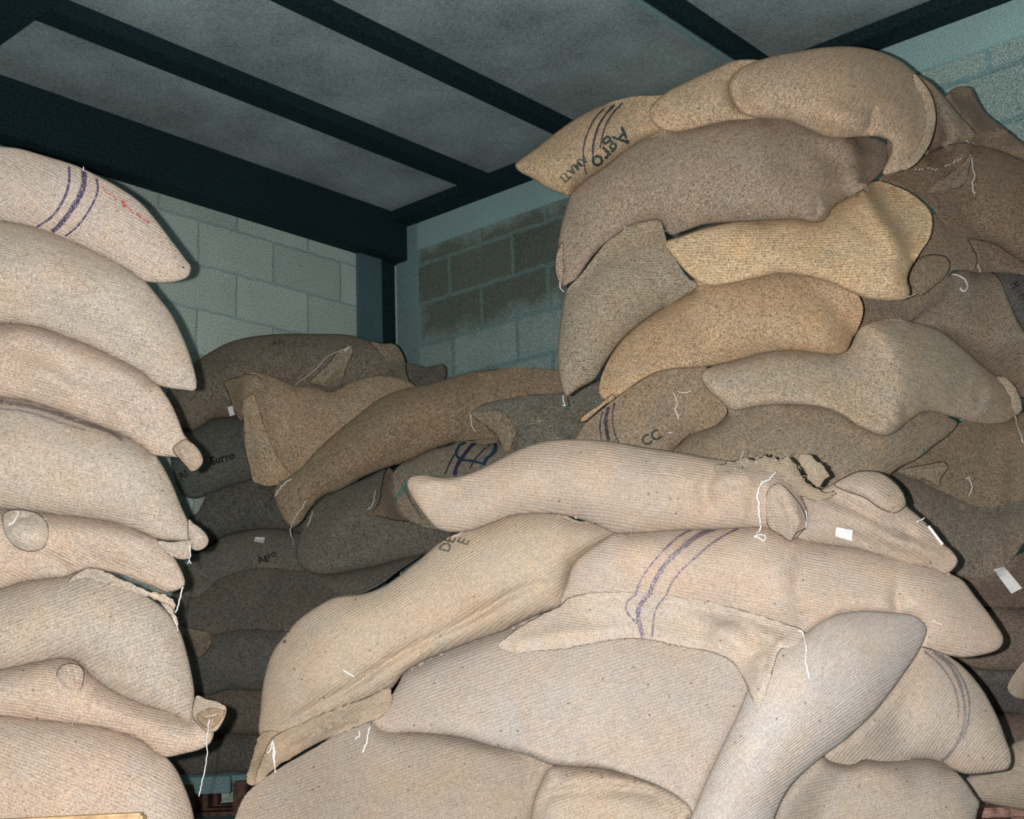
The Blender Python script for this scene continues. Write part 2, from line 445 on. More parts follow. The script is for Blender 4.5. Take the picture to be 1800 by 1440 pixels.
REG = {}
MUL = {}; TILT = {}; DENS = {}
def sack(key, outline, D, col, label, ang=0, group='jute sacks stacked in the storeroom', pitch=.0052, stain=.25, grain=1.0, cat='sack', **kw):
    free = kw.pop('free', ()); kw.setdefault('gy', TILT[group])
    s = make_shape(key, outline, D, seed=len(REG)+1, **kw)
    s.free = free; s.group = group; settle(s); BODIES.append(s)
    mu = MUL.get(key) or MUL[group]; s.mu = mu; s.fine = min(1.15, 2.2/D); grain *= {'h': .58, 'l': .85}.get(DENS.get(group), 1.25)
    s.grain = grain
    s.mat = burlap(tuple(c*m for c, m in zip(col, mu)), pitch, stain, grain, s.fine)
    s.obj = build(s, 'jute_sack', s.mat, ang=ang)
    tag(s.obj, label, cat, group)
    REG[key] = s; s.flaps = []; s.ang = ang
    return s

def drape(keys, x, y, default=None):
    """depth of the frontmost of the named cloths at a place"""
    best = None
    for k in keys:
        s = REG[k]
        for q in [s]+s.flaps:
            z = front_at(q, x, y)
            if z is not None and (best is None or z < best): best = z
    return best if best is not None else default
def nearest_depth(key, x, y):
    s = REG[key]; j = ((s.P-np.array([x, y]))**2).sum(1).argmin(); return s.F[j]

def flap(key, outline, name, col=None, over=(), tf=.012, lift=.0015, step=7, ang=None, label=None, parentpart=None, plane=None, relax=25, sink=0, **kw):
    """loose cloth, ear or hem lying on its sack"""
    s0 = REG[key]; kw.setdefault('bump', .003); kw.setdefault('pw', .8)
    s = make_shape(key+name, outline, 3.0, tf=tf, tb=.004, step=step, seed=len(s0.flaps)*3+sum(map(ord, key)), **kw)
    ks = (key,)+tuple(over)
    dep = np.array([drape(ks, *p, default=np.nan) if True else 0 for p in s.P], float)
    hit = ~np.isnan(dep)
    if plane is not None: dep[~hit] = plane
    elif hit.any():
        hp, hd = s.P[hit], dep[hit]
        for i in np.nonzero(~hit)[0]:
            dep[i] = hd[((hp-s.P[i])**2).sum(1).argmin()]
    else: dep[:] = np.mean([nearest_depth(key, *p) for p in s.P])
    I, J = s.E; n = len(s.P); cnt = np.bincount(I, minlength=n)+np.bincount(J, minlength=n)
    low = dep.copy()
    for _ in range(relax):
        av = (np.bincount(I, dep[J], n)+np.bincount(J, dep[I], n))/np.maximum(cnt, 1)
        dep = np.where(hit, np.minimum(av, low), av)
    hh = s.h.copy(); hh[s.bnd] = 0
    if sink: lift = -sink
    s.Dp = dep; s.F = dep-lift-hh; s.K = np.where(s.bnd, s.F, s.F+np.maximum(.0015, .5*np.minimum(hh, .01)))
    trees(s); s.edge = s.F[:1]; s.flaps = []
    mat = s0.mat if col is None else burlap(tuple(c*m for c, m in zip(col, s0.mu)), .0045, .2, s0.grain, s0.fine)
    s.obj = build(s, name, mat, parent=parentpart or s0.obj, ang=s0.ang if ang is None else ang)
    if label: s.obj['label'] = label
    s0.flaps.append(s)
    return s

def ribbon(key, pts, width, mat, name='printed_stripe', over=(), off=.0022, jit=.12, label=None, parent=None):
    pl = spline(pts, 6, closed=False); V, Fc = [], []
    rr = random.Random(int(pts[0][0])); last = None
    t = np.gradient(pl, axis=0); nr = np.stack([-t[:, 1], t[:, 0]], 1); nr /= np.linalg.norm(nr, axis=1)[:, None]+1e-9
    rows = []
    for p, q in zip(pl, nr):
        w = width/2*(1+rr.uniform(-jit, jit)*2)
        row = []
        for k in (-1, 0, 1):
            x, y = p+q*w*k
            z = drape((key,)+tuple(over), x, y)
            if z is None: z = last
            if z is None: z = nearest_depth(key, x, y)
            last = z; row.append((x, y, z-off))
        rows.append(row)
    A = np.array(rows)
    # keep the ribbon from jumping between layers
    V = W3(A[..., 0].ravel(), A[..., 1].ravel(), A[..., 2].ravel()); n = len(rows)
    for i in range(n-1):
        if abs(A[i+1, 1, 2]-A[i, 1, 2]) > .09: continue
        for k in (0, 1): Fc.append((3*i+k, 3*i+k+1, 3*i+k+4, 3*i+k+3))
    o = mesh_obj(name, V, Fc, mat, parent or REG[key].obj)
    if label: o['label'] = label
    return o

def tube(V, r, name, mat, parent, label=None, sides=6):
    V = np.array(V); n = len(V); t = np.gradient(V, axis=0); t /= np.linalg.norm(t, axis=1)[:, None]+1e-12
    a = np.cross(t, FWD); a /= np.linalg.norm(a, axis=1)[:, None]+1e-12; b = np.cross(t, a)
    vs = []; rr = np.full(n, r) if np.isscalar(r) else np.array(r)
    for i in range(n):
        for k in range(sides):
            th = 2*math.pi*k/sides; vs.append(V[i]+(a[i]*math.cos(th)+b[i]*math.sin(th))*rr[i])
    fs = [(i*sides+k, i*sides+(k+1) % sides, (i+1)*sides+(k+1) % sides, (i+1)*sides+k) for i in range(n-1) for k in range(sides)]
    fs += [tuple(range(sides))[::-1], tuple((n-1)*sides+k for k in range(sides))]
    o = mesh_obj(name, vs, fs, mat, parent)
    if label: o['label'] = label
    return o
def thread(key, pts, r=.0011, mat=None, name='loose_thread', over=(), off=.004, hang=None, label=None, wob=.6, jump=.06):
    """sewing thread lying on or hanging in front of its sack"""
    pl = spline(pts, 4, closed=False); rr = random.Random(int(pts[0][0]*3)); last = None; V = []
    ks = (key,)+tuple(over)
    zs = [drape(ks, x, y) for x, y in pl]
    k0 = next((z for z in zs if z is not None), None)
    if k0 is None: k0 = nearest_depth(key, *pl[0])
    last = k0; out = []
    for z in zs:
        if z is None or abs(z-last) > jump: z = last
        last = z; out.append(z)
    out = np.array(out)
    if len(out) > 6: out = np.minimum(out, np.convolve(np.pad(out, 2, mode='edge'), np.ones(5)/5, 'valid'))
    px = pl+np.array([(rr.gauss(0, wob), rr.gauss(0, wob)) for _ in pl])
    return tube(W3(px[:, 0], px[:, 1], out-off), r, name, mat or M_thread, REG[key].obj, label or ('white sewing thread' if mat is None else None))

def paper(key, quad, over=(), off=.006, label='small white paper label', name='paper_label'):
    q = np.array(quad, float); n = 6; ks = (key,)+tuple(over); A = []
    for i in range(n+1):
        for j in range(n+1):
            a, b = i/n, j/n
            p = q[0]*(1-a)*(1-b)+q[1]*a*(1-b)+q[2]*a*b+q[3]*(1-a)*b
            z = drape(ks, *p); A.append((p[0], p[1], z))
    zs = [a[2] for a in A if a[2] is not None]; zd = min(zs) if zs else nearest_depth(key, *q.mean(0))
    A = np.array([(x, y, (zd if z is None else min(z, zd+.02))-off) for x, y, z in A])
    V = W3(A[:, 0], A[:, 1], A[:, 2]); V2 = W3(A[:, 0], A[:, 1], A[:, 2]+.0006); m = n+1
    F = [(i*m+j, i*m+j+1, (i+1)*m+j+1, (i+1)*m+j) for i in range(n) for j in range(n)]
    k = m*m; F += [tuple(k+v for v in f[::-1]) for f in F]
    rim = [i*m for i in range(m)]+[n*m+j for j in range(1, m)]+[i*m+n for i in range(n-1, -1, -1)]+[j for j in range(n-1, 0, -1)]
    F += [(rim[i], rim[(i+1) % len(rim)], k+rim[(i+1) % len(rim)], k+rim[i]) for i in range(len(rim))]
    return tag(mesh_obj(name, np.concatenate([V, V2]), F, M_paper, REG[key].obj, smooth=False), label)

def lettering(key, text, p0, ang, size, mat, name='printed_lettering', over=(), off=.0024, sx=1.0, shear=0, label=None, bold=.0, arc=0):
    """stencilled writing that follows the cloth; p0 is the baseline start, ang the baseline direction (degrees, down = +)"""
    cu = bpy.data.curves.new('t', 'FONT'); cu.body = text; cu.size = 1.0; cu.offset = bold; cu.resolution_u = 2
    to = bpy.data.objects.new('t', cu); COL.objects.link(to)
    dg = bpy.context.evaluated_depsgraph_get(); dg.update()
    me = bpy.data.meshes.new_from_object(to.evaluated_get(dg))
    bm = bmesh.new(); bm.from_mesh(me)
    bmesh.ops.triangulate(bm, faces=bm.faces[:])
    bmesh.ops.subdivide_edges(bm, edges=[e for e in bm.edges if e.calc_length() > .25], cuts=1)
    a = math.radians(ang); c, s_ = math.cos(a), math.sin(a); V = []; ks = (key,)+tuple(over); last = None
    for v in bm.verts:
        tx, ty = v.co.x*sx+shear*v.co.y, v.co.y+arc*v.co.x**2
        x = p0[0]+size*(tx*c+ty*s_); y = p0[1]+size*(tx*s_-ty*c)
        z = drape(ks, x, y); z = last if z is None else z
        if z is None: z = nearest_depth(key, x, y)
        last = z; V.append(W3(x, y, z-off))
    F = [[v.index for v in f.verts] for f in bm.faces]; bm.free()
    bpy.data.objects.remove(to); bpy.data.meshes.remove(me); bpy.data.curves.remove(cu)
    o = mesh_obj(name, V, F, mat, REG[key].obj, smooth=False)
    if label: o['label'] = label
    return o
def blob(key, pts, r, mat, name, label=None, over=(), off=.0024, seed=1):
    """spots of ink"""
    rr = random.Random(seed); V = []; F = []
    for (x, y) in pts:
        b = len(V); k = 7; R = r*rr.uniform(.6, 1.3)
        for j in range(k):
            th = 2*math.pi*j/k; q = R*rr.uniform(.6, 1.2); px, py = x+q*math.cos(th), y+q*math.sin(th)
            z = drape((key,)+tuple(over), px, py)
            if z is None: z = nearest_depth(key, px, py)
            V.append(W3(px, py, z-off))
        F.append(tuple(range(b, b+k)))
    o = mesh_obj(name, V, F, mat, REG[key].obj, smooth=False)
    if label: o['label'] = label
    return o
# ------------------------------------------------------------------ the storeroom (walls x = 4.14, y = 4.30, floor z = 0)
CZ = 0.43
WX, WY, HC = 4.14, 4.30, 2.725
m_floor = plain('bluish_concrete_floor', (.16, .24, .28), .6, blot=.2)
m_ceil = plain('grey_ceiling_board', (.38, .455, .45), .9, grain=.22, scale=150, blot=.75, bscale=2.4, bump=.3)
m_steel = plain('dark_painted_steel', (.016, .036, .044), .75, grain=.35, scale=120, blot=.2, spec=.08)
m_steel_b = plain('blue_grey_painted_steel', (.11, .19, .22), .7, grain=.2, blot=.12, spec=.15)
m_teal = plain('pale_teal_painted_concrete', (.40, .60, .60), .8, grain=.2, blot=.14, bscale=4, spec=.2)
m_teal2 = plain('teal_grey_painted_steel', (.27, .40, .41), .7, grain=.2, blot=.12, spec=.2)
m_wl = blockwall('grey_block_wall', 'x', .03, .38, (.59, .70, .64), (.44, .58, .57), None, .04)
m_wr = blockwall('teal_block_wall', 'y', .05, .127, (.40, .52, .49), (.27, .43, .43), ((.19, .22, .185), (2.2, 4.22, 2.0, 2.6)))
m_wr2 = m_wr
m_wood = plain('pale_pallet_wood', (.50, .33, .18), .8, grain=.15, scale=60, blot=.2, bscale=8)
m_wood_d = plain('dark_brown_wood', (.11, .06, .045), .9, grain=.3, scale=60, blot=.3, bscale=8)
m_wood_r = plain('reddish_wood', (.24, .14, .11), .9, grain=.3, scale=60, blot=.3, bscale=8)
m_board = plain('worn_teal_board', (.17, .27, .28), .8, grain=.2, blot=.35, bscale=7)

def struct(o): o['kind'] = 'structure'; return o
struct(box('floor', (-2.5, -1.5, -.1), (WX, WY, 0), m_floor, bev=0))
struct(box('ceiling', (-2.5, -1.5, HC), (WX, WY, HC+.1), m_ceil, bev=0))
struct(box('wall_left', (-2.5, WY, 0), (WX+.15, WY+.15, HC+.1), m_wl, bev=0))
struct(box('wall_right', (WX, -1.5, 0), (WX+.15, WY, HC+.1), m_wr, bev=0))
# perimeter beams, joists and the corner posts
ZB = CZ+2.062
tag(struct(box('trim_1', (-2.5, WY-.1, ZB), (WX, WY, HC), m_steel)), 'dark steel beam along the top of the left wall')
tag(struct(box('trim_2', (WX-.12, -1.5, CZ+2.24), (WX, WY-.1, HC), m_steel)), 'dark steel beam along the top of the right wall')
tag(struct(box('trim_3', (WX-.012, -1.5, CZ+2.099), (WX, WY-.165, CZ+2.24), m_teal)), 'pale teal concrete band under the beam of the right wall')
tag(struct(box('trim_4', (WX-.016, WY-.165, 0), (WX, WY-.02, CZ+2.24), m_teal2)), 'teal post in the corner of the room')
tag(struct(box('trim_5', (3.872, WY-.03, 0), (4.02, WY, ZB), m_steel_b)), 'blue grey flat post at the end of the left wall')
tag(struct(box('trim_6', (4.02, WY-.012, 0), (WX-.016, WY, ZB), m_steel)), 'dark strip standing in for the shade of the corner gap')  # shade of the recess between the posts, put in as a dark-coloured box
def joist(name, y0, y1, d, lab, flange=None):
    o = struct(box(name, (-2.5, y0, HC-d), (WX-.12, y1, HC), m_steel)); tag(o, lab)
    if flange: box('flange', (-2.5, flange[0], HC-d-.012), (WX-.12, flange[1], HC-d+.003), m_teal2, parent=o)
joist('trim_7', 3.555, 3.655, .065, 'dark ceiling joist nearest the left wall')
joist('trim_8', 2.935, 3.005, .065, 'second dark ceiling joist from the left wall')
joist('trim_9', 2.071, 2.10, .09, 'third dark ceiling joist, with a paler lower flange', flange=(2.098, 2.125))
tag(struct(box('trim_10', (1.25, -1.5, HC-.18), (1.775, WY-.1, HC), m_steel)), 'wide dark cross beam over the left stack')

# ------------------------------------------------------------------ sacks, front to back
PK = (.50, .40, .315); PG = (.47, .395, .315); GO = (.44, .33, .215); GR = (.40, .34, .265)
MD = (.36, .285, .205); DK = (.215, .185, .15); DB = (.25, .195, .145)
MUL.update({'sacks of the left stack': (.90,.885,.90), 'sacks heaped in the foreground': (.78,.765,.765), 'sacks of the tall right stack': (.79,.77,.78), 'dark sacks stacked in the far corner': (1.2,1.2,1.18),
  'C1': (.79,.775,.775), 'C2': (.91,.90,.92), 'C5': (.83,.815,.82), 'C6': (.88,.90,.95), 'C7': (.76,.77,.81), 'C8': (.66,.66,.69), 'C10': (.82,.82,.86), 'C11': (.72,.72,.75), 'B4': (1.4,1.27,1.15), 'R1': (1.04,.97,.92), 'R2': (1.15,1.06,.98), 'R3': (1.13,1.05,1.0), 'R7': (1.25,1.15,1.06), 'R8': (1.08,.99,.94), 'R9': (1.22,1.15,1.12), 'R6': (.92,.90,.89), 'R10': (.92,.89,.87), 'R5': (.93,.89,.90), 'R11': (.90,.88,.87), 'R20': (.74,.70,.70), 'B5': (1.25,1.15,1.05)})
DENS.update({'sacks of the left stack': 'l', 'sacks heaped in the foreground': 'h'})
TILT.update({'sacks of the left stack': -.22, 'sacks heaped in the foreground': -.2, 'sacks of the tall right stack': -.75, 'dark sacks stacked in the far corner': -.85})
G_L = 'sacks of the left stack'; G_C = 'sacks heaped in the foreground'; G_R = 'sacks of the tall right stack'; G_B = 'dark sacks stacked in the far corner'

sack('L1', [(0,257),(33,261),(82,275),(131,290),(170,308),(212,331),(248,357),(277,390),(304,426),(326,455),(336,470),(331,486),(313,494),(277,497),(251,493),(225,474),(183,451),(140,431),(111,419),(65,402),(0,388),(-150,372),(-330,350),(-430,330),(-440,260),(-330,228),(-150,236)], 2.42, (.50,.41,.335),
     'topmost sack of the left stack, pale jute with three purple stripes and red specks', 28, G_L, pitch=.0056, folds=[([(320,470),(300,455)],12,.006)], facet=[((320,500),(190,310),.5)])
sack('L2', [(-430,330),(-150,345),(0,352),(120,380),(200,420),(255,492),(277,520),(300,550),(320,589),(336,631),(346,675),(343,686),(320,685),(294,682),(271,674),(248,654),(196,627),(163,611),(108,590),(65,575),(0,569),(-150,575),(-430,560),(-480,450)], 2.38, PG,
     'plain sack second from the top of the left stack, with a blunt pointed corner', 12, G_L, pitch=.0048, folds=[([(20,572),(110,600),(200,640),(270,672)],26,.018),([(0,530),(90,548),(190,592),(255,630)],16,-.012)], facet=[((330,690),(205,470),.5)])
sack('L3', [(-430,540),(-150,535),(0,540),(110,560),(200,600),(262,655),(281,680),(300,708),(314,738),(325,766),(340,782),(345,796),(330,806),(308,804),(267,799),(250,785),(211,764),(155,742),(111,726),(55,707),(0,699),(-150,690),(-430,690)], 2.34, PK,
     'wrinkled sack third from the top of the left stack, with a folded corner ear', 16, G_L, folds=[([(0,600),(60,618),(120,650),(170,700),(215,745)],15,-.022),([(40,640),(100,668),(150,690),(240,770)],18,.018),([(105,655),(180,672),(250,720),(300,775)],13,-.014),([(270,660),(240,700),(200,730)],16,.008),([(0,690),(90,712),(180,748),(260,790)],12,.010)],
     wr=[((190,690),110,38,46,.004)])
sack('L4', [(-430,655),(-150,655),(0,665),(110,680),(200,715),(267,790),(289,824),(306,858),(319,891),(331,916),(338,933),(340,947),(333,954),(314,951),(281,949),(244,934),(194,918),(167,913),(111,907),(78,903),(0,896),(-150,890),(-430,900)], 2.30, PG,
     'big full sack mid left stack with faded purple stripes along its upper edge', 12, G_L, pitch=.0045, folds=[([(0,716),(110,742),(190,770)],9,-.008),([(20,880),(120,890),(200,900)],14,.006)], facet=[((320,960),(240,740),.5)])
sack('L5', [(-430,870),(-150,865),(0,870),(110,880),(200,905),(278,948),(292,966),(306,980),(317,999),(325,1019),(324,1030),(311,1038),(292,1041),(275,1035),(250,1025),(194,1006),(150,1003),(115,1014),(80,1018),(40,1024),(0,1036),(-150,1050),(-430,1050)], 2.26, PK,
     'slack left-stack sack with a tied knob of cloth and a ragged bottom hem', 24, G_L, folds=[([(0,972),(50,975),(98,985),(120,1010)],9,-.018),([(95,930),(180,935),(240,955),(290,1000)],14,.010),([(160,985),(220,998),(280,1010),(315,1020)],9,-.010),([(230,945),(262,985),(300,1005)],10,-.008),([(140,1000),(148,985),(175,972)],8,-.01)],
     wr=[((290,1010),46,70,15,.004)])
sack('L6', [(-430,1010),(-150,1005),(0,1005),(79,995),(122,1000),(171,1008),(214,1024),(254,1046),(284,1066),(306,1089),(318,1113),(330,1153),(339,1196),(342,1220),(339,1254),(332,1268),(306,1257),(260,1242),(214,1224),(171,1198),(147,1176),(131,1162),(104,1158),(61,1166),(0,1178),(-150,1200),(-430,1200)], 2.20, (.44,.375,.30),
     'big grey-beige sack with rounded end, below the ragged hem in the left stack', -22, G_L, pitch=.0062, folds=[([(150,1150),(200,1178),(260,1180)],12,-.008)], wr=[((215,1160),60,-30,20,.003)], facet=[((330,1270),(250,1040),.5)])
sack('L7', [(-430,1150),(-150,1150),(0,1150),(60,1140),(110,1128),(150,1140),(210,1180),(300,1225),(341,1240),(362,1262),(376,1282),(370,1306),(351,1318),(324,1325),(293,1331),(275,1325),(250,1304),(196,1284),(122,1272),(61,1266),(0,1260),(-150,1280),(-430,1280)], 2.14, PK,
     'low left-stack sack with a puckered tuft and an open folded corner ear', 10, G_L, folds=[([(105,1185),(140,1170),(180,1200),(250,1245),(330,1262)],16,.014),([(150,1180),(150,1220),(130,1250)],10,-.012),([(190,1270),(260,1278),(335,1268)],6,-.006),([(60,1182),(90,1195),(110,1210)],9,-.010)],
     wr=[((115,1190),50,75,17,.006)])
sack('L8', [(-430,1230),(-150,1230),(0,1230),(100,1238),(196,1255),(289,1328),(309,1351),(324,1382),(336,1415),(343,1450),(346,1500),(335,1560),(200,1590),(-150,1590),(-430,1560)], 2.08, PK,
     'bottom sack of the left stack, behind the pale wooden plank', 22, G_L, pitch=.006, folds=[([(0,1300),(40,1310),(70,1335)],12,-.006)], facet=[((330,1500),(230,1290),.5)])

# ---- foreground heap
sack('C1', [(715,850),(720,840),(740,835),(783,840),(817,835),(850,822),(887,803),(913,790),(953,777),(987,773),(1033,773),(1083,778),(1133,787),(1200,797),(1250,806),(1300,812),(1350,822),(1392,850),(1412,880),(1420,905),(1415,928),(1392,950),(1372,940),(1352,930),(1330,928),(1270,931),(1190,933),(1110,938),(1080,937),(1045,922),(1000,908),(950,903),(900,907),(870,918),(830,932),(800,936),(770,930),(748,908),(735,890),(722,870)], 2.26, PK,
     'slim full sack lying on top of the foreground heap, its mouth puckered and frayed', 8, G_C, tf=.10, gx=-.05, folds=[([(745,905),(800,858),(870,850)],20,-.010),([(722,862),(760,850),(812,852)],10,.012),([(1130,838),(1190,842),(1235,850)],7,.005),([(1245,872),(1275,842),(1330,838)],16,.024),([(1250,900),(1240,860),(1262,826)],10,-.020),([(1330,935),(1325,890),(1345,850)],12,-.012),([(1350,850),(1392,900),(1400,935)],14,.016),([(1100,925),(1115,880),(1112,840)],7,-.004)],
     wr=[((1350,880),70,55,24,.007)])
sack('C3', [(1380,850),(1410,856),(1440,862),(1462,852),(1486,838),(1510,828),(1546,830),(1570,844),(1588,865),(1594,889),(1612,905),(1630,922),(1657,955),(1672,967),(1684,985),(1678,998),(1663,1009),(1642,1001),(1600,992),(1570,984),(1504,965),(1456,959),(1415,950),(1385,930)], 2.27, PK,
     'limp half-empty sack end right of the frayed mouth, with a white label', 30, G_C, tf=.055, gx=.02, step=8, folds=[([(1440,868),(1500,892),(1560,925),(1625,950)],9,-.020),([(1420,890),(1500,910),(1560,940),(1650,985)],14,.014),([(1470,940),(1540,955),(1620,985)],8,-.010),([(1500,850),(1530,880),(1565,905)],20,.014),([(1560,950),(1610,962),(1660,985)],8,.010)],
     wr=[((1560,940),70,35,22,.004)])
sack('C6', [(1340,1160),(1374,1126),(1417,1112),(1447,1091),(1472,1080),(1517,1074),(1564,1077),(1603,1081),(1619,1090),(1629,1103),(1628,1116),(1617,1141),(1592,1179),(1564,1218),(1536,1252),(1506,1282),(1472,1311),(1439,1336),(1406,1364),(1386,1387),(1372,1412),(1358,1450),(1345,1520),(1280,1560),(1200,1500),(1230,1400),(1290,1270)], 2.02, (.49,.42,.355),
     'pale greyish full sack standing diagonally, right of the brightest middle sack', -36, G_C, pitch=.0042, tf=.10, tb=.12, facet=[((1520,1290),(1445,1090),.35)] , gx=.28)
sack('C2', [(985,1063),(990,1040),(997,1022),(1003,1000),(1015,982),(1047,958),(1090,930),(1150,900),(1350,880),(1560,930),(1640,985),(1667,1007),(1691,1019),(1714,1048),(1737,1077),(1755,1104),(1764,1121),(1761,1136),(1749,1145),(1720,1153),(1694,1156),(1670,1153),(1650,1146),(1621,1137),(1560,1150),(1450,1160),(1380,1120),(1283,1095),(1160,1080),(1040,1075)], 2.24, PK,
     'large bright sack with three bent purple stripes, under the puckered sack', 12, G_C, tf=.125, tb=.16, folds=[([(1400,945),(1404,1010),(1398,1085)],10,-.026),([(1573,968),(1579,1020),(1572,1078)],9,-.034),([(1540,985),(1548,1030),(1542,1072)],18,.018),([(1590,1060),(1650,1060),(1700,1075)],20,.006),([(1405,1105),(1440,1080),(1470,1040)],10,-.006)], facet=[((1610,1140),(1572,960),.45)])
sack('C5', [(455,1290),(457,1249),(464,1191),(478,1148),(497,1121),(524,1090),(556,1067),(590,1050),(633,1045),(672,1032),(731,989),(773,954),(820,931),(875,909),(937,899),(983,903),(1022,917),(1060,912),(1102,930),(1092,955),(1062,1000),(1030,1040),(1000,1068),(975,1072),(945,1082),(915,1095),(886,1109),(828,1129),(750,1160),(711,1183),(688,1212),(633,1238),(587,1257),(536,1280),(495,1300),(470,1308)], 2.28, (.49,.395,.295),
     'long slanting sack at the left of the heap with a lengthwise crease', -34, G_C, tf=.12, gx=-.1, folds=[([(966,1030),(937,1028),(886,1052),(828,1087),(750,1126),(672,1169),(618,1208),(556,1239),(490,1283)],6,-.026),([(960,1060),(900,1080),(828,1108),(750,1144),(690,1190),(600,1235)],15,.012),([(1010,985),(975,1020),(965,1050)],10,-.008)], facet=[((560,1000),(600,1300),.35)])
sack('C7', [(700,1200),(711,1175),(750,1140),(828,1105),(900,1080),(1040,1060),(1150,1060),(1280,1090),(1360,1170),(1338,1240),(1340,1290),(1352,1330),(1356,1380),(1340,1440),(1325,1520),(1280,1560),(1200,1500),(1217,1427),(1167,1388),(1067,1354),(967,1344),(925,1328),(867,1313),(808,1297),(731,1289),(672,1287),(650,1262),(680,1232)], 2.08, (.515,.43,.35),
     'broad brightest sack in the lower middle of the heap, with upright wrinkles', -20, G_C, pitch=.0058, tf=.15, tb=.15, gx=-.28, gy=-.3,
     folds=[([(925,1220),(912,1270),(918,1310)],8,-.010),([(905,1320),(1000,1330),(1100,1345)],8,.006),([(1178,1310),(1168,1350)],7,-.006),([(1115,1290),(1108,1345)],7,-.006),([(1345,1240),(1350,1300),(1352,1340)],7,-.008),([(840,1240),(835,1275)],8,-.006),([(858,1235),(858,1285)],8,-.006),([(940,1245),(938,1310)],8,.005)], wr=[((1010,1300),85,88,30,.007),((850,1255),60,85,22,.006),((1160,1330),60,80,34,.005)])
sack('C9', [(933,1450),(936,1415),(946,1387),(965,1352),(1005,1335),(1080,1335),(1167,1375),(1217,1415),(1250,1460),(1270,1540),(1200,1590),(1000,1590),(940,1540)], 2.04, (.49,.405,.32),
     'sack at the bottom edge below the brightest sack, with a curled arched fold', -20, G_C, pitch=.0058, tf=.09, folds=[([(953,1430),(965,1402),(983,1394),(1033,1389),(1100,1388),(1150,1396),(1200,1417),(1240,1450)],9,-.022),([(958,1380),(1000,1367),(1090,1366),(1170,1392),(1225,1430)],12,.010)])
sack('C8', [(405,1460),(412,1440),(428,1403),(446,1382),(487,1352),(560,1310),(620,1275),(672,1262),(731,1262),(808,1270),(867,1280),(960,1320),(1000,1370),(990,1460),(960,1560),(700,1600),(450,1580),(395,1520)], 2.14, (.47,.385,.295),
     'sack at the bottom left of the heap, wrinkled upright in its middle', -18, G_C, pitch=.0056, tf=.12, folds=[([(770,1330),(762,1380)],9,-.006),([(925,1340),(940,1390),(930,1440)],10,-.010)], wr=[((740,1370),100,78,30,.007)])
sack('C10', [(1450,1330),(1475,1295),(1520,1235),(1570,1170),(1605,1140),(1619,1138),(1647,1146),(1672,1156),(1689,1168),(1711,1191),(1728,1213),(1744,1241),(1758,1271),(1769,1302),(1776,1321),(1778,1338),(1772,1352),(1750,1357),(1717,1361),(1697,1361),(1672,1352),(1656,1342),(1633,1336),(1592,1337),(1550,1339),(1522,1335),(1494,1345)], 2.22, (.47,.39,.305),
     'sack under the pointed corner on the right, with three faint grey stripes', -50, G_C, tf=.09, folds=[([(1600,1270),(1590,1300),(1560,1325)],14,-.008)])
sack('C11', [(1330,1480),(1360,1400),(1400,1340),(1475,1290),(1560,1295),(1656,1325),(1681,1357),(1697,1374),(1714,1399),(1722,1411),(1718,1429),(1712,1460),(1690,1540),(1550,1590),(1400,1590),(1330,1550)], 2.16, (.47,.40,.32),
     'plain sack at the bottom right of the heap, under the faintly striped one', -15, G_C, tf=.10)

sack('C13', [(1771,1210),(1779,1191),(1800,1163),(1850,1118),(1930,1100),(1990,1160),(1960,1270),(1850,1248),(1800,1231),(1779,1222)], 2.50, (.47,.38,.285),
     'pale pointed sack tip entering at the right edge', 30, G_C, tf=.09, free=('C10','C11'))
sack('C12', [(1690,1385),(1697,1370),(1707,1363),(1740,1352),(1765,1330),(1780,1308),(1800,1298),(1860,1275),(1950,1275),(1990,1350),(1950,1430),(1860,1432),(1800,1425),(1740,1413),(1715,1405)], 2.55, (.46,.385,.30),
     'pale sack at the lower right frame edge lying above a wooden pallet', 8, G_C, tf=.09, folds=[([(1710,1378),(1760,1368),(1820,1360)],5,-.006),([(1700,1372),(1750,1362),(1800,1352)],5,.004)])

# ---- tall right stack
sack('R3', [(1284,170),(1280,152),(1287,135),(1305,118),(1350,101),(1400,91),(1450,83),(1500,82),(1545,90),(1580,105),(1600,120),(1617,136),(1636,163),(1645,192),(1644,226),(1630,261),(1608,289),(1577,303),(1552,306),(1566,268),(1565,250),(1544,241),(1524,240),(1503,241),(1482,243),(1451,240),(1419,227),(1385,213),(1350,209),(1318,205),(1300,196)], 3.06, (.41,.32,.23),
     'topmost big sack of the right stack, rounded, with a drooping pointed corner', -62, G_R, pitch=.0058, tf=.15, tb=.2, folds=[([(1543,185),(1533,202),(1532,220),(1515,240)],6,-.035),([(1440,190),(1480,208),(1518,212)],16,.030),([(1380,222),(1420,234),(1470,247),(1505,240)],5,-.012),([(1308,140),(1300,165),(1325,200)],7,-.022),([(1610,140),(1632,190),(1622,240),(1590,285)],7,.008),([(1600,150),(1618,200),(1606,250)],8,-.010)], facet=[((1520,216),(1440,85),1.7)])
sack('R2', [(1142,205),(1142,192),(1150,180),(1175,160),(1210,142),(1250,124),(1300,105),(1370,120),(1370,190),(1318,210),(1283,213),(1235,223),(1194,232),(1172,230),(1154,223)], 3.10, (.41,.32,.225),
     'short rounded sack end poking out left of the topmost sack of the right stack', -62, G_R, pitch=.0058, tf=.08)
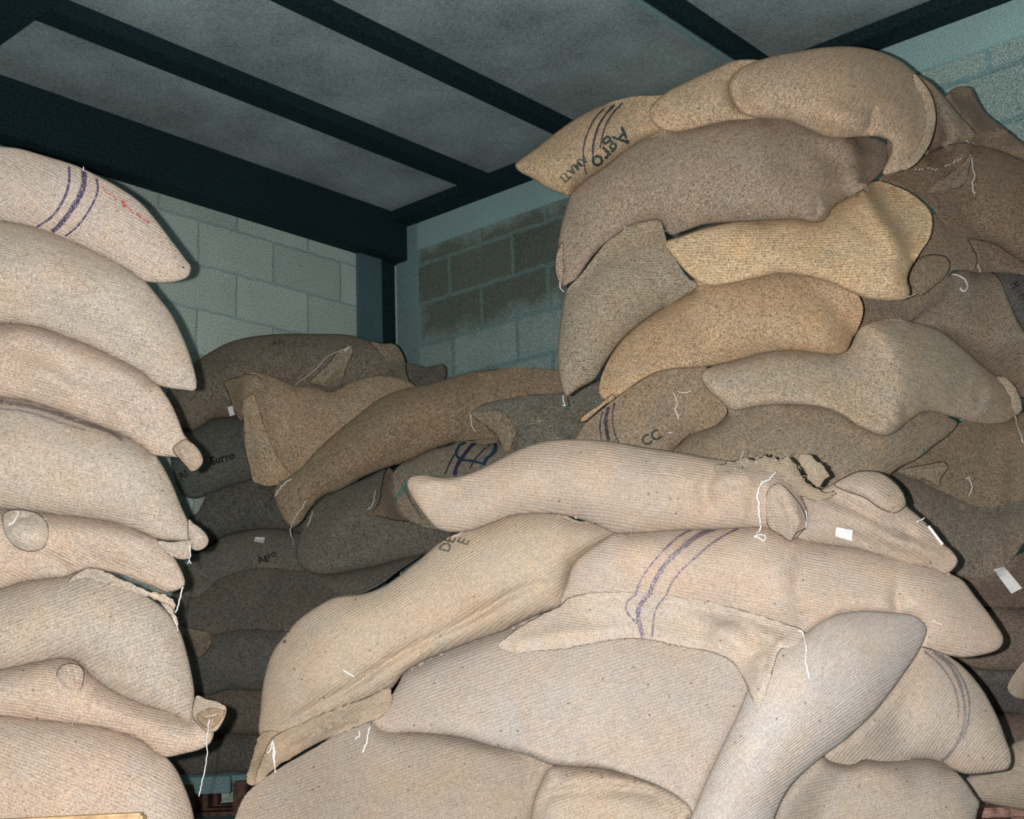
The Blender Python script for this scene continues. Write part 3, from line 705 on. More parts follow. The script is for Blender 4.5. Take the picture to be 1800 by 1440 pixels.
sack('R5', [(999,352),(1003,341),(1028,316),(1066,290),(1108,258),(1143,239),(1188,225),(1250,205),(1350,195),(1450,215),(1500,236),(1532,240),(1556,250),(1566,264),(1562,284),(1548,305),(1520,330),(1490,348),(1466,364),(1452,386),(1433,392),(1402,386),(1347,388),(1283,391),(1235,396),(1203,407),(1178,413),(1159,388),(1136,389),(1104,399),(1092,408),(1060,431),(1037,456),(1012,491),(999,499),(989,503),(982,480),(979,450),(982,420),(988,390),(993,372)], 3.05, (.36,.285,.21),
     'long greyish brown sack under the topmost of the right stack, left end hanging', -38, G_R, tf=.15, tb=.17, folds=[([(1404,384),(1432,389),(1446,378),(1448,360),(1438,348)],5,.014),([(1432,378),(1436,366),(1428,356)],5,-.008),([(1090,400),(1075,370),(1080,330)],12,-.008),([(1030,450),(1010,430),(1000,400)],12,-.010),([(1500,250),(1520,290),(1510,330)],16,-.008)], wr=[((1020,440),40,60,20,.004)], facet=[((1446,392),(1405,215),1.7), ((1085,235),(1120,400),.6)])
sack('R1', [(905,290),(919,277),(941,261),(973,236),(1005,213),(1044,191),(1079,178),(1111,170),(1150,168),(1190,170),(1200,220),(1150,250),(1092,290),(1053,318),(1021,343),(1002,344),(964,332),(932,312),(912,301)], 3.18, (.41,.315,.21),
     'sack upper left of the right stack with dark stripes and upside-down green lettering', -60, G_R, tf=.12)
sack('R7', [(1168,430),(1173,423),(1191,417),(1230,403),(1276,392),(1337,380),(1420,370),(1470,352),(1500,335),(1524,322),(1544,317),(1576,327),(1614,348),(1638,379),(1636,414),(1617,445),(1600,473),(1595,491),(1600,512),(1596,524),(1565,529),(1524,525),(1499,515),(1465,499),(1419,486),(1368,482),(1322,491),(1276,500),(1245,502),(1224,493),(1203,475),(1184,452)], 2.98, (.455,.355,.235),
     'golden tan sack with pointed left end in the middle of the right stack', 0, G_R, pitch=.0062, tf=.15, folds=[([(1598,522),(1580,495),(1560,470)],18,.014),([(1608,455),(1585,430),(1560,400)],14,-.008)], facet=[((1600,525),(1505,335),1.25)])
sack('R6', [(1105,398),(1129,391),(1160,388),(1167,406),(1174,430),(1190,461),(1212,491),(1227,500),(1184,531),(1139,559),(1093,598),(1062,641),(1047,666),(1016,684),(995,697),(989,686),(981,650),(981,604),(986,559),(995,513),(1022,482),(1047,449),(1077,415)], 3.07, (.36,.30,.22),
     'upright sack at the left edge of the right stack, tapering to a tied tip', 0, G_R, pitch=.0058, tf=.13, folds=[([(1160,395),(1162,420),(1150,440)],8,-.008)], wr=[((1155,425),22,10,12,.004)])
sack('R8', [(1053,690),(1053,672),(1062,645),(1080,612),(1108,580),(1154,540),(1200,505),(1250,480),(1350,465),(1400,468),(1443,480),(1483,500),(1507,518),(1517,540),(1513,567),(1500,593),(1490,615),(1477,623),(1443,622),(1400,617),(1350,620),(1291,635),(1230,647),(1184,649),(1154,656),(1123,672),(1093,693),(1066,704)], 2.97, (.44,.335,.22),
     'golden brown sack below the pointed golden one in the right stack', 18, G_R, tf=.13, folds=[([(1480,615),(1462,590),(1440,575)],16,.010)], facet=[((1482,622),(1435,475),1.7)])
sack('R9', [(1232,662),(1236,654),(1250,643),(1291,628),(1383,605),(1450,612),(1488,615),(1505,585),(1527,567),(1567,560),(1610,567),(1650,580),(1683,603),(1717,633),(1750,660),(1775,680),(1790,705),(1788,728),(1773,741),(1743,746),(1710,743),(1677,734),(1650,726),(1627,724),(1597,741),(1577,758),(1557,767),(1537,762),(1507,748),(1483,731),(1450,718),(1400,712),(1337,714),(1285,721),(1264,703),(1242,682)], 2.88, (.37,.315,.24),
     'long greyish right-stack sack with a bulging corner and a sewn right end', 22, G_R, pitch=.0056, tf=.15, tb=.16, folds=[([(1570,752),(1563,728),(1545,705)],15,.026),([(1590,752),(1596,725),(1585,700)],8,-.014),([(1736,668),(1740,700),(1728,722),(1704,738)],6,.012),([(1722,664),(1724,698),(1712,720)],7,-.012),([(1690,640),(1692,690),(1670,722)],8,-.010)], wr=[((1690,690),50,80,20,.003)], facet=[((1566,765),(1530,560),2.0)])
sack('R10', [(1008,775),(1018,757),(1032,742),(1062,717),(1087,697),(1111,681),(1154,655),(1200,640),(1240,645),(1268,700),(1278,724),(1262,745),(1215,765),(1180,800),(1170,830),(1060,830),(1010,810)], 2.99, (.35,.28,.20),
     'sack behind the heap top with narrow purple stripes and a white thread', -40, G_R, tf=.11, wr=[((1215,705),35,55,14,.003)])
sack('R11', [(1165,830),(1168,795),(1178,782),(1215,752),(1260,728),(1300,708),(1350,700),(1450,700),(1550,745),(1630,720),(1670,733),(1684,744),(1672,760),(1640,785),(1605,810),(1578,824),(1560,840),(1540,860),(1500,890),(1400,900),(1250,870)], 2.92, (.345,.285,.21),
     'greyish sack at the foot of the right stack, directly behind the frayed mouth', -30, G_R, pitch=.006, tf=.13, tb=.14, gx=.1, folds=[([(1560,800),(1620,765),(1665,745)],18,.008)], facet=[((1560,830),(1530,700),.9)])
sack('R20', [(1546,313),(1558,306),(1593,298),(1621,275),(1656,259),(1697,252),(1732,256),(1767,268),(1800,282),(1880,310),(1960,380),(1960,470),(1880,490),(1800,463),(1749,430),(1715,422),(1690,415),(1662,394),(1635,363),(1600,335),(1566,322)], 3.42, (.30,.225,.155),
     'brown sack right of the topmost one, with stitched mouth and triangular ear', 10, G_R, pitch=.0062, tf=.15, folds=[([(1560,314),(1620,312),(1680,292)],10,.012),([(1640,345),(1680,335),(1740,330)],9,-.006)], facet=[((1760,480),(1720,250),.5)])
sack('R19', [(1590,120),(1611,131),(1633,142),(1656,164),(1678,191),(1700,216),(1716,236),(1716,246),(1709,253),(1678,256),(1651,266),(1625,285),(1570,300),(1560,200)], 3.34, (.33,.26,.185),
     'slanting sack end behind the topmost sack of the right stack, under its right edge', 40, G_R, tf=.10)
sack('R18', [(1655,185),(1662,169),(1673,157),(1687,152),(1704,153),(1711,162),(1720,180),(1733,200),(1756,218),(1778,236),(1800,253),(1880,300),(1960,330),(1960,420),(1800,400),(1680,300)], 3.55, (.32,.24,.17),
     'sack against the block wall at upper right with a rounded upturned corner', 40, G_R, tf=.08)
sack('R21', [(1500,505),(1570,470),(1625,400),(1640,375),(1690,400),(1708,432),(1718,456),(1712,473),(1673,477),(1662,498),(1638,525),(1607,560),(1560,575),(1500,575)], 3.16, (.31,.245,.175),
     'sack behind the golden one, with a rounded ear at its right end', 60, G_R, tf=.10)
sack('R24', [(1698,420),(1720,416),(1745,420),(1765,440),(1800,455),(1860,470),(1860,500),(1800,484),(1750,480),(1712,478),(1690,470)], 3.45, (.30,.225,.16),
     'crumpled sack mouth wedged under the stitched brown sack', 20, G_R, tf=.05, step=7, wr=[((1735,445),50,60,18,.006)])
sack('R22', [(1600,575),(1615,550),(1633,523),(1655,492),(1683,476),(1717,472),(1750,482),(1767,515),(1783,550),(1802,585),(1850,640),(1860,700),(1800,700),(1750,690),(1680,640)], 3.28, (.32,.26,.19),
     'ribbed brown sack at the right edge with a curled white thread', -24, G_R, pitch=.0068, tf=.11, folds=[([(1655,530),(1665,560),(1660,590)],9,.006)])
sack('R23', [(1715,462),(1760,458),(1800,466),(1880,490),(1960,560),(1960,700),(1850,680),(1783,610),(1740,540)], 3.55, (.16,.15,.135),
     'dark sack at the right edge covered in black stencilled marks', -24, G_R, tf=.10)
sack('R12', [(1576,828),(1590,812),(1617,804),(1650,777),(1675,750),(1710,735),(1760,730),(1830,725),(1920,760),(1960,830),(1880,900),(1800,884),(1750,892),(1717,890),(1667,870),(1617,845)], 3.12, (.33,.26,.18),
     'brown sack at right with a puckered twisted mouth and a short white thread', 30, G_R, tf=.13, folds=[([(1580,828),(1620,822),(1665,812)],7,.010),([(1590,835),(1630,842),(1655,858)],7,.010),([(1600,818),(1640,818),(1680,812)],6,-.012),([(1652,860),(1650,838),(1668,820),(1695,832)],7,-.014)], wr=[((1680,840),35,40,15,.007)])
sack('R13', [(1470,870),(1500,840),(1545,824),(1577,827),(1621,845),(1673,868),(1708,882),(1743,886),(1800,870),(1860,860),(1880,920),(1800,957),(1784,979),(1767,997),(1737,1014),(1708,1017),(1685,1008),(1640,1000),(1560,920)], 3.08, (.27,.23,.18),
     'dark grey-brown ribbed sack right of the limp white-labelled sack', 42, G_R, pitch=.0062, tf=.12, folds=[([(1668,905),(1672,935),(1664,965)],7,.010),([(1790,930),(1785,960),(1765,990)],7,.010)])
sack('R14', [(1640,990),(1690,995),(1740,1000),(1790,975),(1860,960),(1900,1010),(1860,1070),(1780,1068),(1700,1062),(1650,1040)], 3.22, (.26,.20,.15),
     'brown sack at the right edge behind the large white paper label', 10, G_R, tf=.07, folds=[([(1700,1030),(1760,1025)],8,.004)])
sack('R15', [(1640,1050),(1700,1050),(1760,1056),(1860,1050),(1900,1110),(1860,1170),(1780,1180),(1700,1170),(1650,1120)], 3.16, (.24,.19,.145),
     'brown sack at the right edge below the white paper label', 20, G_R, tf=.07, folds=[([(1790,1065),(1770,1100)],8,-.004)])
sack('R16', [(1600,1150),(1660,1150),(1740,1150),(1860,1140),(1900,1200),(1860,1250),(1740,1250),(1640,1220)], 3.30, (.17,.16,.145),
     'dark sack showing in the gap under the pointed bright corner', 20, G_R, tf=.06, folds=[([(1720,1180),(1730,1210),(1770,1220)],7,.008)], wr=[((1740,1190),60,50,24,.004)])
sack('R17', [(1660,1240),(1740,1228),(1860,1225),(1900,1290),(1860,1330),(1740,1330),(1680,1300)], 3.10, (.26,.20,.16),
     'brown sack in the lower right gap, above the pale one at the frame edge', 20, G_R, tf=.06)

# ---- far corner
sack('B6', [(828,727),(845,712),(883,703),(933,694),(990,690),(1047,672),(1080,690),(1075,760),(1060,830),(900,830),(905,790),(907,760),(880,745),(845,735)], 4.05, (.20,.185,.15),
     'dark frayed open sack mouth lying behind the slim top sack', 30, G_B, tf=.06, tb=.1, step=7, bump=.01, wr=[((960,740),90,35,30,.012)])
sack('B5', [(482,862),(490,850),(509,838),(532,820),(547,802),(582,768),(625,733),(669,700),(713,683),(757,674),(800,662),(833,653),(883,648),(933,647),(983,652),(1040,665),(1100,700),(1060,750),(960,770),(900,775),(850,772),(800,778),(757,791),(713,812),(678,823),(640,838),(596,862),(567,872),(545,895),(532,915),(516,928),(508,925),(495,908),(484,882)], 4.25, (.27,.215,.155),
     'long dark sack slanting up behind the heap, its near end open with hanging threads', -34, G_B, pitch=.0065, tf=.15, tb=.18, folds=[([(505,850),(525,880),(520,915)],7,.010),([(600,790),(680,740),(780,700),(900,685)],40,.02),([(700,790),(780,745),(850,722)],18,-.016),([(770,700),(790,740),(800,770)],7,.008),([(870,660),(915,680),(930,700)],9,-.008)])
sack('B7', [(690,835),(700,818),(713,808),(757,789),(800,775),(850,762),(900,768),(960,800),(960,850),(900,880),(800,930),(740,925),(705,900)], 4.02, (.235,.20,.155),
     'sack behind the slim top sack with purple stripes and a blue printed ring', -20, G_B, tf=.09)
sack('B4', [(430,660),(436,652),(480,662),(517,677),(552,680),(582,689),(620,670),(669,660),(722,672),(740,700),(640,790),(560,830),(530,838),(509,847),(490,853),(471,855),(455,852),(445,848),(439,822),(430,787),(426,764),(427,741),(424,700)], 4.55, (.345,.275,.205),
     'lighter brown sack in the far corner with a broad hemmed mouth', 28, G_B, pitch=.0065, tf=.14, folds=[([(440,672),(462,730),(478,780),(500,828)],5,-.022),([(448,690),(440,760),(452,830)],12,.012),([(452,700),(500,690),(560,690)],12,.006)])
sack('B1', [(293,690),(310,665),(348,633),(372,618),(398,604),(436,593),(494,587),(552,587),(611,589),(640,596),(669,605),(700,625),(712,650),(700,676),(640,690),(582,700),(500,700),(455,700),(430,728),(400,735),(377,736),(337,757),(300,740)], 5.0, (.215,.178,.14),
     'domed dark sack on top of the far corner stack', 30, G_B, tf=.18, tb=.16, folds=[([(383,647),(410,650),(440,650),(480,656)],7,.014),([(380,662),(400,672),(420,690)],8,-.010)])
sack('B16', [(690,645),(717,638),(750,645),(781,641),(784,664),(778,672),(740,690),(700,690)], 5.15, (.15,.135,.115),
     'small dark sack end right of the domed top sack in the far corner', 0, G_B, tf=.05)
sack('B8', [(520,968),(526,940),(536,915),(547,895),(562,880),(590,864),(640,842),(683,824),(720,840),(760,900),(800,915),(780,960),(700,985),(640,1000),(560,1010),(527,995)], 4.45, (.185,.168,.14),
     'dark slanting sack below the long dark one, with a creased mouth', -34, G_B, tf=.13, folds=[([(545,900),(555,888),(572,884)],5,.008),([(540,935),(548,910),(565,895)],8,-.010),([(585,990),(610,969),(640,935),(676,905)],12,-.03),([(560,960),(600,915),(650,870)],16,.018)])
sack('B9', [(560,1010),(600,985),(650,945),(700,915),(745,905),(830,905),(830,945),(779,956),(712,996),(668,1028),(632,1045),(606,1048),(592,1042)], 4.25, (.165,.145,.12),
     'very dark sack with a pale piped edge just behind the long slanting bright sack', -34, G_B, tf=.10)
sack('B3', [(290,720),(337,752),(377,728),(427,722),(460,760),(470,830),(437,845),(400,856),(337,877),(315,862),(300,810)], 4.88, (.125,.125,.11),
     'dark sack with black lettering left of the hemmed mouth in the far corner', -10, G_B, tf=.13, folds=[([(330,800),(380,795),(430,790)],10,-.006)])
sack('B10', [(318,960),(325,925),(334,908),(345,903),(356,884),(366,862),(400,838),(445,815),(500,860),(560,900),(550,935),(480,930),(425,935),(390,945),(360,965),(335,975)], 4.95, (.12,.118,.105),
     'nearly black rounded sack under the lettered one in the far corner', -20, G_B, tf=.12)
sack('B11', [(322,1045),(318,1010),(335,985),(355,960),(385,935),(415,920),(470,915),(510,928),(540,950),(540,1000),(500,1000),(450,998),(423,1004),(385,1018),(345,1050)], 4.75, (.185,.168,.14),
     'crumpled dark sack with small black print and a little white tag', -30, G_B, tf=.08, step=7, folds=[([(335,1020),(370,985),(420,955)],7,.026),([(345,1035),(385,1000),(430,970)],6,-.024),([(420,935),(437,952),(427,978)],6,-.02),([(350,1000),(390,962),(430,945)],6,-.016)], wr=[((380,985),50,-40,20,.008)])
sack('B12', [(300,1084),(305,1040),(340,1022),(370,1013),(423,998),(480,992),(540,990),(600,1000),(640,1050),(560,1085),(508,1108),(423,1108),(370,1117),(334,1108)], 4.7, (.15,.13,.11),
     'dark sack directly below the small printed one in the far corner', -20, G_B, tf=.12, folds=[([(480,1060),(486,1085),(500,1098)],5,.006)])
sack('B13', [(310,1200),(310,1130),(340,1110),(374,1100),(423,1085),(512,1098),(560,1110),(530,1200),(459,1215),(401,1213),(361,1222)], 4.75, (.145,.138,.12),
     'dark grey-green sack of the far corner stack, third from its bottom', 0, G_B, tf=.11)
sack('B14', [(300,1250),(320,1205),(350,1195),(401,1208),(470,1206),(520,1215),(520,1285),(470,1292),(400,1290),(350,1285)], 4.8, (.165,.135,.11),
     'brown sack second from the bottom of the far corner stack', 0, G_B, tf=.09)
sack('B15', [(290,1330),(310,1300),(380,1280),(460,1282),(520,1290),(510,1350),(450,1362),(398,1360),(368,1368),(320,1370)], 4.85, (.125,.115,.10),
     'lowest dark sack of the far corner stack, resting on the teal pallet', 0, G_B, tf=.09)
# ------------------------------------------------------------------ pallets and plank
def pallet(corner, ax, L_, Wd, hgt, m1, m2, label, nb=5, fascia=0, bl=.12):
    """deck boards on three rows of blocks with bottom boards"""
    a = math.radians(ax)
    root = bpy.data.objects.new('wooden_pallet', None); COL.objects.link(root); root.location = Vector(corner); root.rotation_euler.z = a
    tag(root, label, 'pallet')
    def part(nm, x0, x1, y0, y1, z0, z1, m):
        o = box(nm, (x0, y0, z0), (x1, y1, z1), m); o.parent = root; return o
    w = Wd/nb
    for k in range(nb): part('deck_board', 0, L_, k*w+.012, (k+1)*w-.012, hgt-.02, hgt, m1)
    if fascia: part('edge_board', 0, L_-bl-.01, -.02, .012, hgt-fascia, hgt-.001, m1)
    for k in range(3):
        y = k*(Wd-.09)/2
        for j in range(3):
            x = j*(L_-bl)/2; part('block', x, x+bl, y-(.022 if (k == 0 and fascia) else 0), y+.09, .016, hgt-.021, m2)
        part('bottom_board', 0, L_, y, y+.09, 0, .016, m2 if fascia else m1)
    return root
ydeg = -math.degrees(YAW)
def ground(x, D):
    p = W3(x, 1400, D); return (p[0], p[1], 0)
pallet(ground(232, 4.60), ydeg, .425, .42, .143, m_board, m_wood_d, 'teal-painted wooden pallet on the floor under the far corner sacks', fascia=.06, bl=.05)
pallet(ground(-330, 2.14), ydeg, .62, .5, .07, m_wood, m_wood, 'pallet under the left stack, behind the pale plank')
pallet(ground(440, 2.10), ydeg, .80, .5, .07, m_wood, m_wood, 'pallet under the foreground heap')
pallet(ground(1560, 2.62), ydeg, .80, .55, .142, m_wood_r, m_wood_r, 'reddish wooden pallet at the lower right corner under a pale sack')
bm = bmesh.new(); bmesh.ops.create_cube(bm, size=1)
for v in bm.verts: v.co = Vector((v.co.x*.62, v.co.y*.026, (v.co.z+.5)*.27))
bmesh.ops.bevel(bm, geom=bm.edges[:], offset=.004, segments=2, affect='EDGES')
me = bpy.data.meshes.new('wooden_plank'); bm.to_mesh(me); bm.free(); me.materials.append(m_wood)
pk = bpy.data.objects.new('wooden_plank', me); COL.objects.link(pk)
e = ground(258, 1.93); pk.location = Vector(e)-Vector((math.cos(YAW), -math.sin(YAW), 0))*.31-Vector((0, 0, .013)); pk.rotation_euler = (0, math.radians(-.6), -YAW)
tag(pk, 'pale wooden plank on edge at the lower left, in front of the bottom sack', 'plank')

# ------------------------------------------------------------------ ears, hems, mouths
LT = (.50, .42, .335)
# left stack
flap('L3', [(303,790),(312,779),(325,772),(342,781),(354,796),(358,812),(348,826),(336,830),(328,822),(318,811)], 'corner_ear', (.42,.33,.245), tf=.02, folds=[([(318,782),(322,800),(330,815)],5,.008)], label='darker folded corner ear')
flap('L4', [(332,912),(340,919),(351,926),(363,938),(368,950),(363,962),(350,969),(338,967),(331,950)], 'corner_ear', None, over=('L5',), tf=.02)
flap('L4', [(276,951),(300,952),(320,950),(337,950),(336,970),(333,982),(320,985),(306,981),(292,970)], 'corner_ear', None, over=('L5',), tf=.014)
flap('L5', [(5,905),(20,896),(48,897),(70,905),(84,922),(86,945),(78,962),(60,970),(40,968),(22,958),(8,940)], 'tied_knot', (.50,.43,.35), over=('L4',), tf=.032, pw=.8, sink=.002, label='knotted knob of cloth', folds=[([(14,930),(30,912),(60,905)],5,-.010)])
flap('L5', [(118,1024),(132,1008),(150,1000),(175,1001),(210,1016),(262,1038),(300,1050),(308,1063),(306,1078),(296,1074),(272,1054),(240,1042),(205,1031),(176,1024),(150,1016)], 'frayed_hem', LT, over=('L6',), tf=.007, rag=.9, label='ragged hem of loose cloth', folds=[([(160,1008),(215,1026),(290,1062)],4,-.004)])
flap('L5', [(283,1060),(300,1064),(309,1080),(314,1098),(312,1105),(303,1090)], 'frayed_hem', LT, over=('L6',), tf=.004, rag=.8)
flap('L7', [(346,1222),(362,1228),(383,1234),(398,1243),(399,1250),(393,1268),(380,1286),(366,1288),(350,1276),(338,1258)], 'corner_ear', (.50,.42,.33), tf=.018)
flap('L7', [(345,1258),(358,1249),(374,1244),(390,1247),(396,1250),(388,1266),(374,1280),(362,1281),(350,1270)], 'ear_opening', (.30,.22,.14), tf=.004, lift=.003, label='brown inside of the open corner ear', folds=[([(352,1262),(370,1258),(388,1254)],4,-.006)])
flap('L7', [(99,1182),(108,1170),(126,1166),(142,1172),(148,1190),(142,1212),(124,1214),(106,1202)], 'puckered_tuft', None, over=('L6',), tf=.018, pw=.9, sink=.002, rag=.6, folds=[([(118,1175),(122,1195)],3,-.006),([(130,1172),(134,1200)],3,-.006)])
# foreground
flap('C1', [(1255,823),(1280,812),(1309,805),(1330,808),(1348,800),(1368,806),(1388,804),(1402,818),(1420,846),(1440,860),(1470,868),(1440,880),(1410,872),(1385,850),(1350,830),(1310,822),(1280,834)], 'frayed_mouth', (.40,.33,.245), over=('C3',), tf=.014, rag=1.8, plane=2.27, label='frayed ragged mouth edge', wr=[((1360,825),70,60,12,.006)])
flap('C1', [(1402,806),(1410,798),(1420,796),(1434,808),(1446,816),(1455,828),(1460,836),(1450,843),(1440,856),(1430,852),(1420,844),(1412,826)], 'torn_flap', (.38,.31,.225), over=('C3',), tf=.006, lift=.02, rag=1.3, plane=2.24, label='torn upright scrap of cloth')
flap('C1', [(1352,858),(1370,850),(1392,868),(1410,892),(1418,915),(1414,930),(1400,938),(1390,952),(1374,942),(1352,928),(1345,900)], 'mouth_fold', None, over=('C2','C3'), tf=.022, pw=.9, sink=.003, folds=[([(1362,862),(1385,900),(1392,940)],7,-.010),([(1400,890),(1405,915),(1398,935)],6,.008)])
flap('C3', [(1466,852),(1486,838),(1510,828),(1546,830),(1570,845),(1588,866),(1593,888),(1575,902),(1548,895),(1520,876),(1490,865)], 'corner_ear', None, tf=.040, pw=.6, folds=[([(1555,900),(1580,885),(1592,882)],3,.004)])
flap('C2', [(985,1064),(998,1052),(1027,1044),(1090,1041),(1160,1046),(1220,1054),(1283,1067),(1340,1083),(1385,1098),(1408,1106),(1412,1118),(1405,1131),(1392,1138),(1373,1141),(1367,1150),(1358,1180),(1353,1199),(1343,1225),(1333,1246),(1326,1238),(1310,1200),(1290,1167),(1260,1150),(1193,1136),(1133,1124),(1090,1124),(1047,1131),(993,1141),(943,1145),(903,1148),(876,1138),(880,1128),(893,1117),(925,1095),(955,1078)], 'loose_mouth_flap', (.515,.43,.345), over=('C7','C6','C5'), tf=.022, step=8, label='loose flattened mouth of the sack, hanging over the sack below',
     folds=[([(1030,1048),(1160,1052),(1283,1074),(1390,1112)],9,-.010),([(1200,1080),(1270,1110),(1320,1150)],12,.010),([(1240,1075),(1310,1105),(1345,1150),(1345,1200)],9,-.008),([(1370,1120),(1372,1145),(1355,1190)],7,.010),([(900,1130),(980,1115),(1090,1105)],9,.006)], rag=.4)
flap('C5', [(458,1290),(449,1306),(441,1338),(433,1360),(436,1380),(446,1381),(455,1374),(470,1345),(480,1320),(500,1300),(480,1285)], 'sewn_corner', (.40,.31,.205), over=('C8',), tf=.012, rag=.7, folds=[([(465,1300),(455,1330),(446,1370)],4,-.005)])
flap('C5', [(462,1330),(480,1296),(530,1272),(590,1246),(640,1228),(684,1210),(690,1232),(668,1262),(640,1272),(612,1285),(560,1306),(520,1330),(487,1349),(458,1374),(448,1378)], 'sewn_hem', (.43,.345,.25), over=('C7','C8'), tf=.012, rag=.6, label='flattened sewn hem of the lower end', folds=[([(500,1320),(560,1290),(630,1262)],5,-.005),([(560,1275),(600,1258),(650,1250)],6,.006)], wr=[((600,1265),50,20,14,.003)])
# right stack
flap('R3', [(1606,128),(1620,140),(1637,165),(1645,192),(1644,226),(1631,261),(1608,290),(1590,299),(1583,294),(1604,272),(1619,246),(1627,216),(1626,190),(1619,166),(1606,145)], 'sewn_hem', (.45,.365,.27), tf=.012, label='paler hem along the right end')
flap('R5', [(990,424),(981,436),(975,460),(976,480),(982,498),(985,514),(988,500),(992,480),(990,450)], 'corner_ear', (.37,.30,.23), tf=.01, label='small loose corner ear')
flap('R8', [(1066,700),(1052,712),(1036,722),(1020,735),(1018,741),(1028,742),(1046,728),(1062,714),(1082,700),(1078,692)], 'corner_ear', None, over=('R10',), tf=.012)
flap('R9', [(1752,662),(1764,662),(1775,668),(1787,683),(1797,708),(1795,724),(1788,731),(1781,722),(1776,700),(1764,678)], 'sewn_end', (.42,.36,.27), tf=.010, rag=.5, label='paler sewn end of the sack')
flap('R20', [(1708,269),(1690,288),(1665,308),(1643,322),(1630,338),(1655,336),(1684,330),(1697,322),(1703,300)], 'corner_ear', (.36,.28,.20), tf=.008, label='paler triangular ear', folds=[([(1700,285),(1680,315),(1672,332)],3,-.003),([(1695,290),(1665,320)],3,.003)])
flap('R21', [(1603,520),(1598,508),(1597,490),(1605,468),(1617,453),(1645,447),(1664,452),(1671,466),(1663,486),(1640,506),(1622,519)], 'corner_ear', (.36,.28,.19), tf=.025, label='rounded ear')
flap('R12', [(1577,828),(1600,822),(1630,816),(1660,812),(1668,822),(1655,840),(1650,856),(1630,845),(1600,836)], 'puckered_mouth', (.38,.31,.22), over=('R13',), tf=.010, folds=[([(1590,828),(1640,830)],3,-.004)])
# far corner
flap('B4', [(428,742),(424,720),(432,700),(446,694),(456,720),(466,752),(478,782),(492,808),(512,832),(524,838),(509,847),(490,853),(471,856),(455,852),(445,848),(438,822),(430,788)], 'sewn_hem', (.40,.325,.24), tf=.014, over=('B3','B10'), label='broad paler hem of the mouth', folds=[([(436,740),(444,790),(456,840)],5,-.006)])
flap('B1', [(614,608),(621,616),(612,640),(604,662),(595,688),(570,680),(544,672),(556,658),(574,642),(594,618)], 'corner_ear', (.32,.265,.19), over=('B4',), tf=.010, label='paler triangular ear', folds=[([(612,615),(595,645),(575,668)],4,-.004)])
flap('B1', [(650,600),(670,603),(693,604),(705,616),(713,636),(715,656),(719,673),(706,672),(690,655),(675,630)], 'corner_ear', (.28,.225,.165), over=('B4',), tf=.022, label='brown folded ear at the right end')
flap('B4', [(433,658),(420,662),(400,668),(393,674),(401,692),(407,712),(414,728),(424,742),(430,725),(432,700),(450,686),(462,672),(450,660)], 'corner_ear', (.33,.265,.195), over=('B1','B3'), tf=.02, plane=4.85, label='floppy ear')
flap('B6', [(828,727),(855,722),(880,722),(898,740),(907,760),(902,778),(896,792),(888,792),(878,775),(864,758),(846,744)], 'torn_flap', (.30,.24,.175), over=('B7','B5'), tf=.010, rag=.6, label='brown torn flap of the mouth')
flap('B7', [(655,904),(667,880),(671,850),(676,830),(683,821),(694,832),(706,850),(722,880),(745,921),(713,917),(680,912)], 'corner_ear', (.27,.215,.16), over=('B8','B9'), tf=.012, rag=.4, label='brownish ear')
flap('B12', [(326,1106),(345,1106),(368,1113),(372,1130),(362,1148),(348,1157),(336,1140)], 'corner_ear', (.26,.205,.15), over=('B13',), tf=.02, label='small brown ear')
flap('R16', [(1726,1158),(1742,1150),(1758,1148),(1762,1158),(1750,1168),(1735,1170)], 'puckered_tuft', (.36,.34,.27), tf=.008, rag=1.0)

# ------------------------------------------------------------------ printed stripes
for w, pts in ((4.0, [(121,292),(122,312),(118,335),(108,358),(92,380),(64,400)]),):
    ribbon('L1', pts, w, M_purple)
ribbon('L1', [(147,299),(148,320),(140,345),(126,368),(108,392),(92,408)], 9, M_purple)
ribbon('L1', [(170,314),(172,334),(164,356),(150,380),(134,400),(114,416)], 3.6, M_purple)
blob('L1', [(181,330),(187,339),(193,342),(200,346),(203,351),(217,356),(219,362),(226,366),(230,369),(233,374),(243,378),(246,381),(254,386),(260,390),(186,334),(222,360)], 3.0, M_red, 'red_ink_specks', 'faded red lettering broken into specks')
blob('L1', [(322,470)], 2.4, M_black, 'dark_speck')
ribbon('L4', [(0,706),(40,712),(90,724),(140,742),(190,758),(215,772)], 6, M_faintpurple)
ribbon('L4', [(0,718),(40,723),(75,732),(110,744),(150,756)], 3, M_faintpurple)
ribbon('C2', [(1222,928),(1195,942),(1172,962),(1150,986),(1131,1012),(1120,1036),(1118,1046)], 3.6, M_purple_pale)
ribbon('C2', [(1262,927),(1230,940),(1200,962),(1173,988),(1158,1010),(1146,1032),(1141,1046)], 8.5, M_purple_pale)
ribbon('C2', [(1300,928),(1272,942),(1245,960),(1218,984),(1193,1008),(1178,1030),(1171,1048)], 3.6, M_purple_pale)
flp = REG['C2'].flaps[-1]
ribbon('C2', [(1141,1046),(1130,1058),(1122,1072),(1122,1088),(1126,1104),(1130,1122)], 8, M_purple_pale, parent=flp.obj)
ribbon('C2', [(1118,1046),(1105,1055),(1100,1068),(1106,1082),(1118,1094),(1128,1104)], 3.4, M_purple_pale, parent=flp.obj)
ribbon('C2', [(1170,1048),(1160,1060),(1152,1074),(1148,1096),(1146,1120)], 3.6, M_purple_pale, parent=flp.obj)
M_gs = ink('grey_ink', (.17,.155,.155), (.38,.32,.26), .62)
ribbon('C10', [(1640,1146),(1665,1165),(1684,1195),(1694,1230),(1696,1262),(1688,1295),(1670,1325),(1655,1338)], 5, M_gs, off=.005)
ribbon('C10', [(1652,1150),(1676,1170),(1695,1200),(1704,1235),(1702,1268),(1693,1298)], 3.4, M_gs, off=.005)
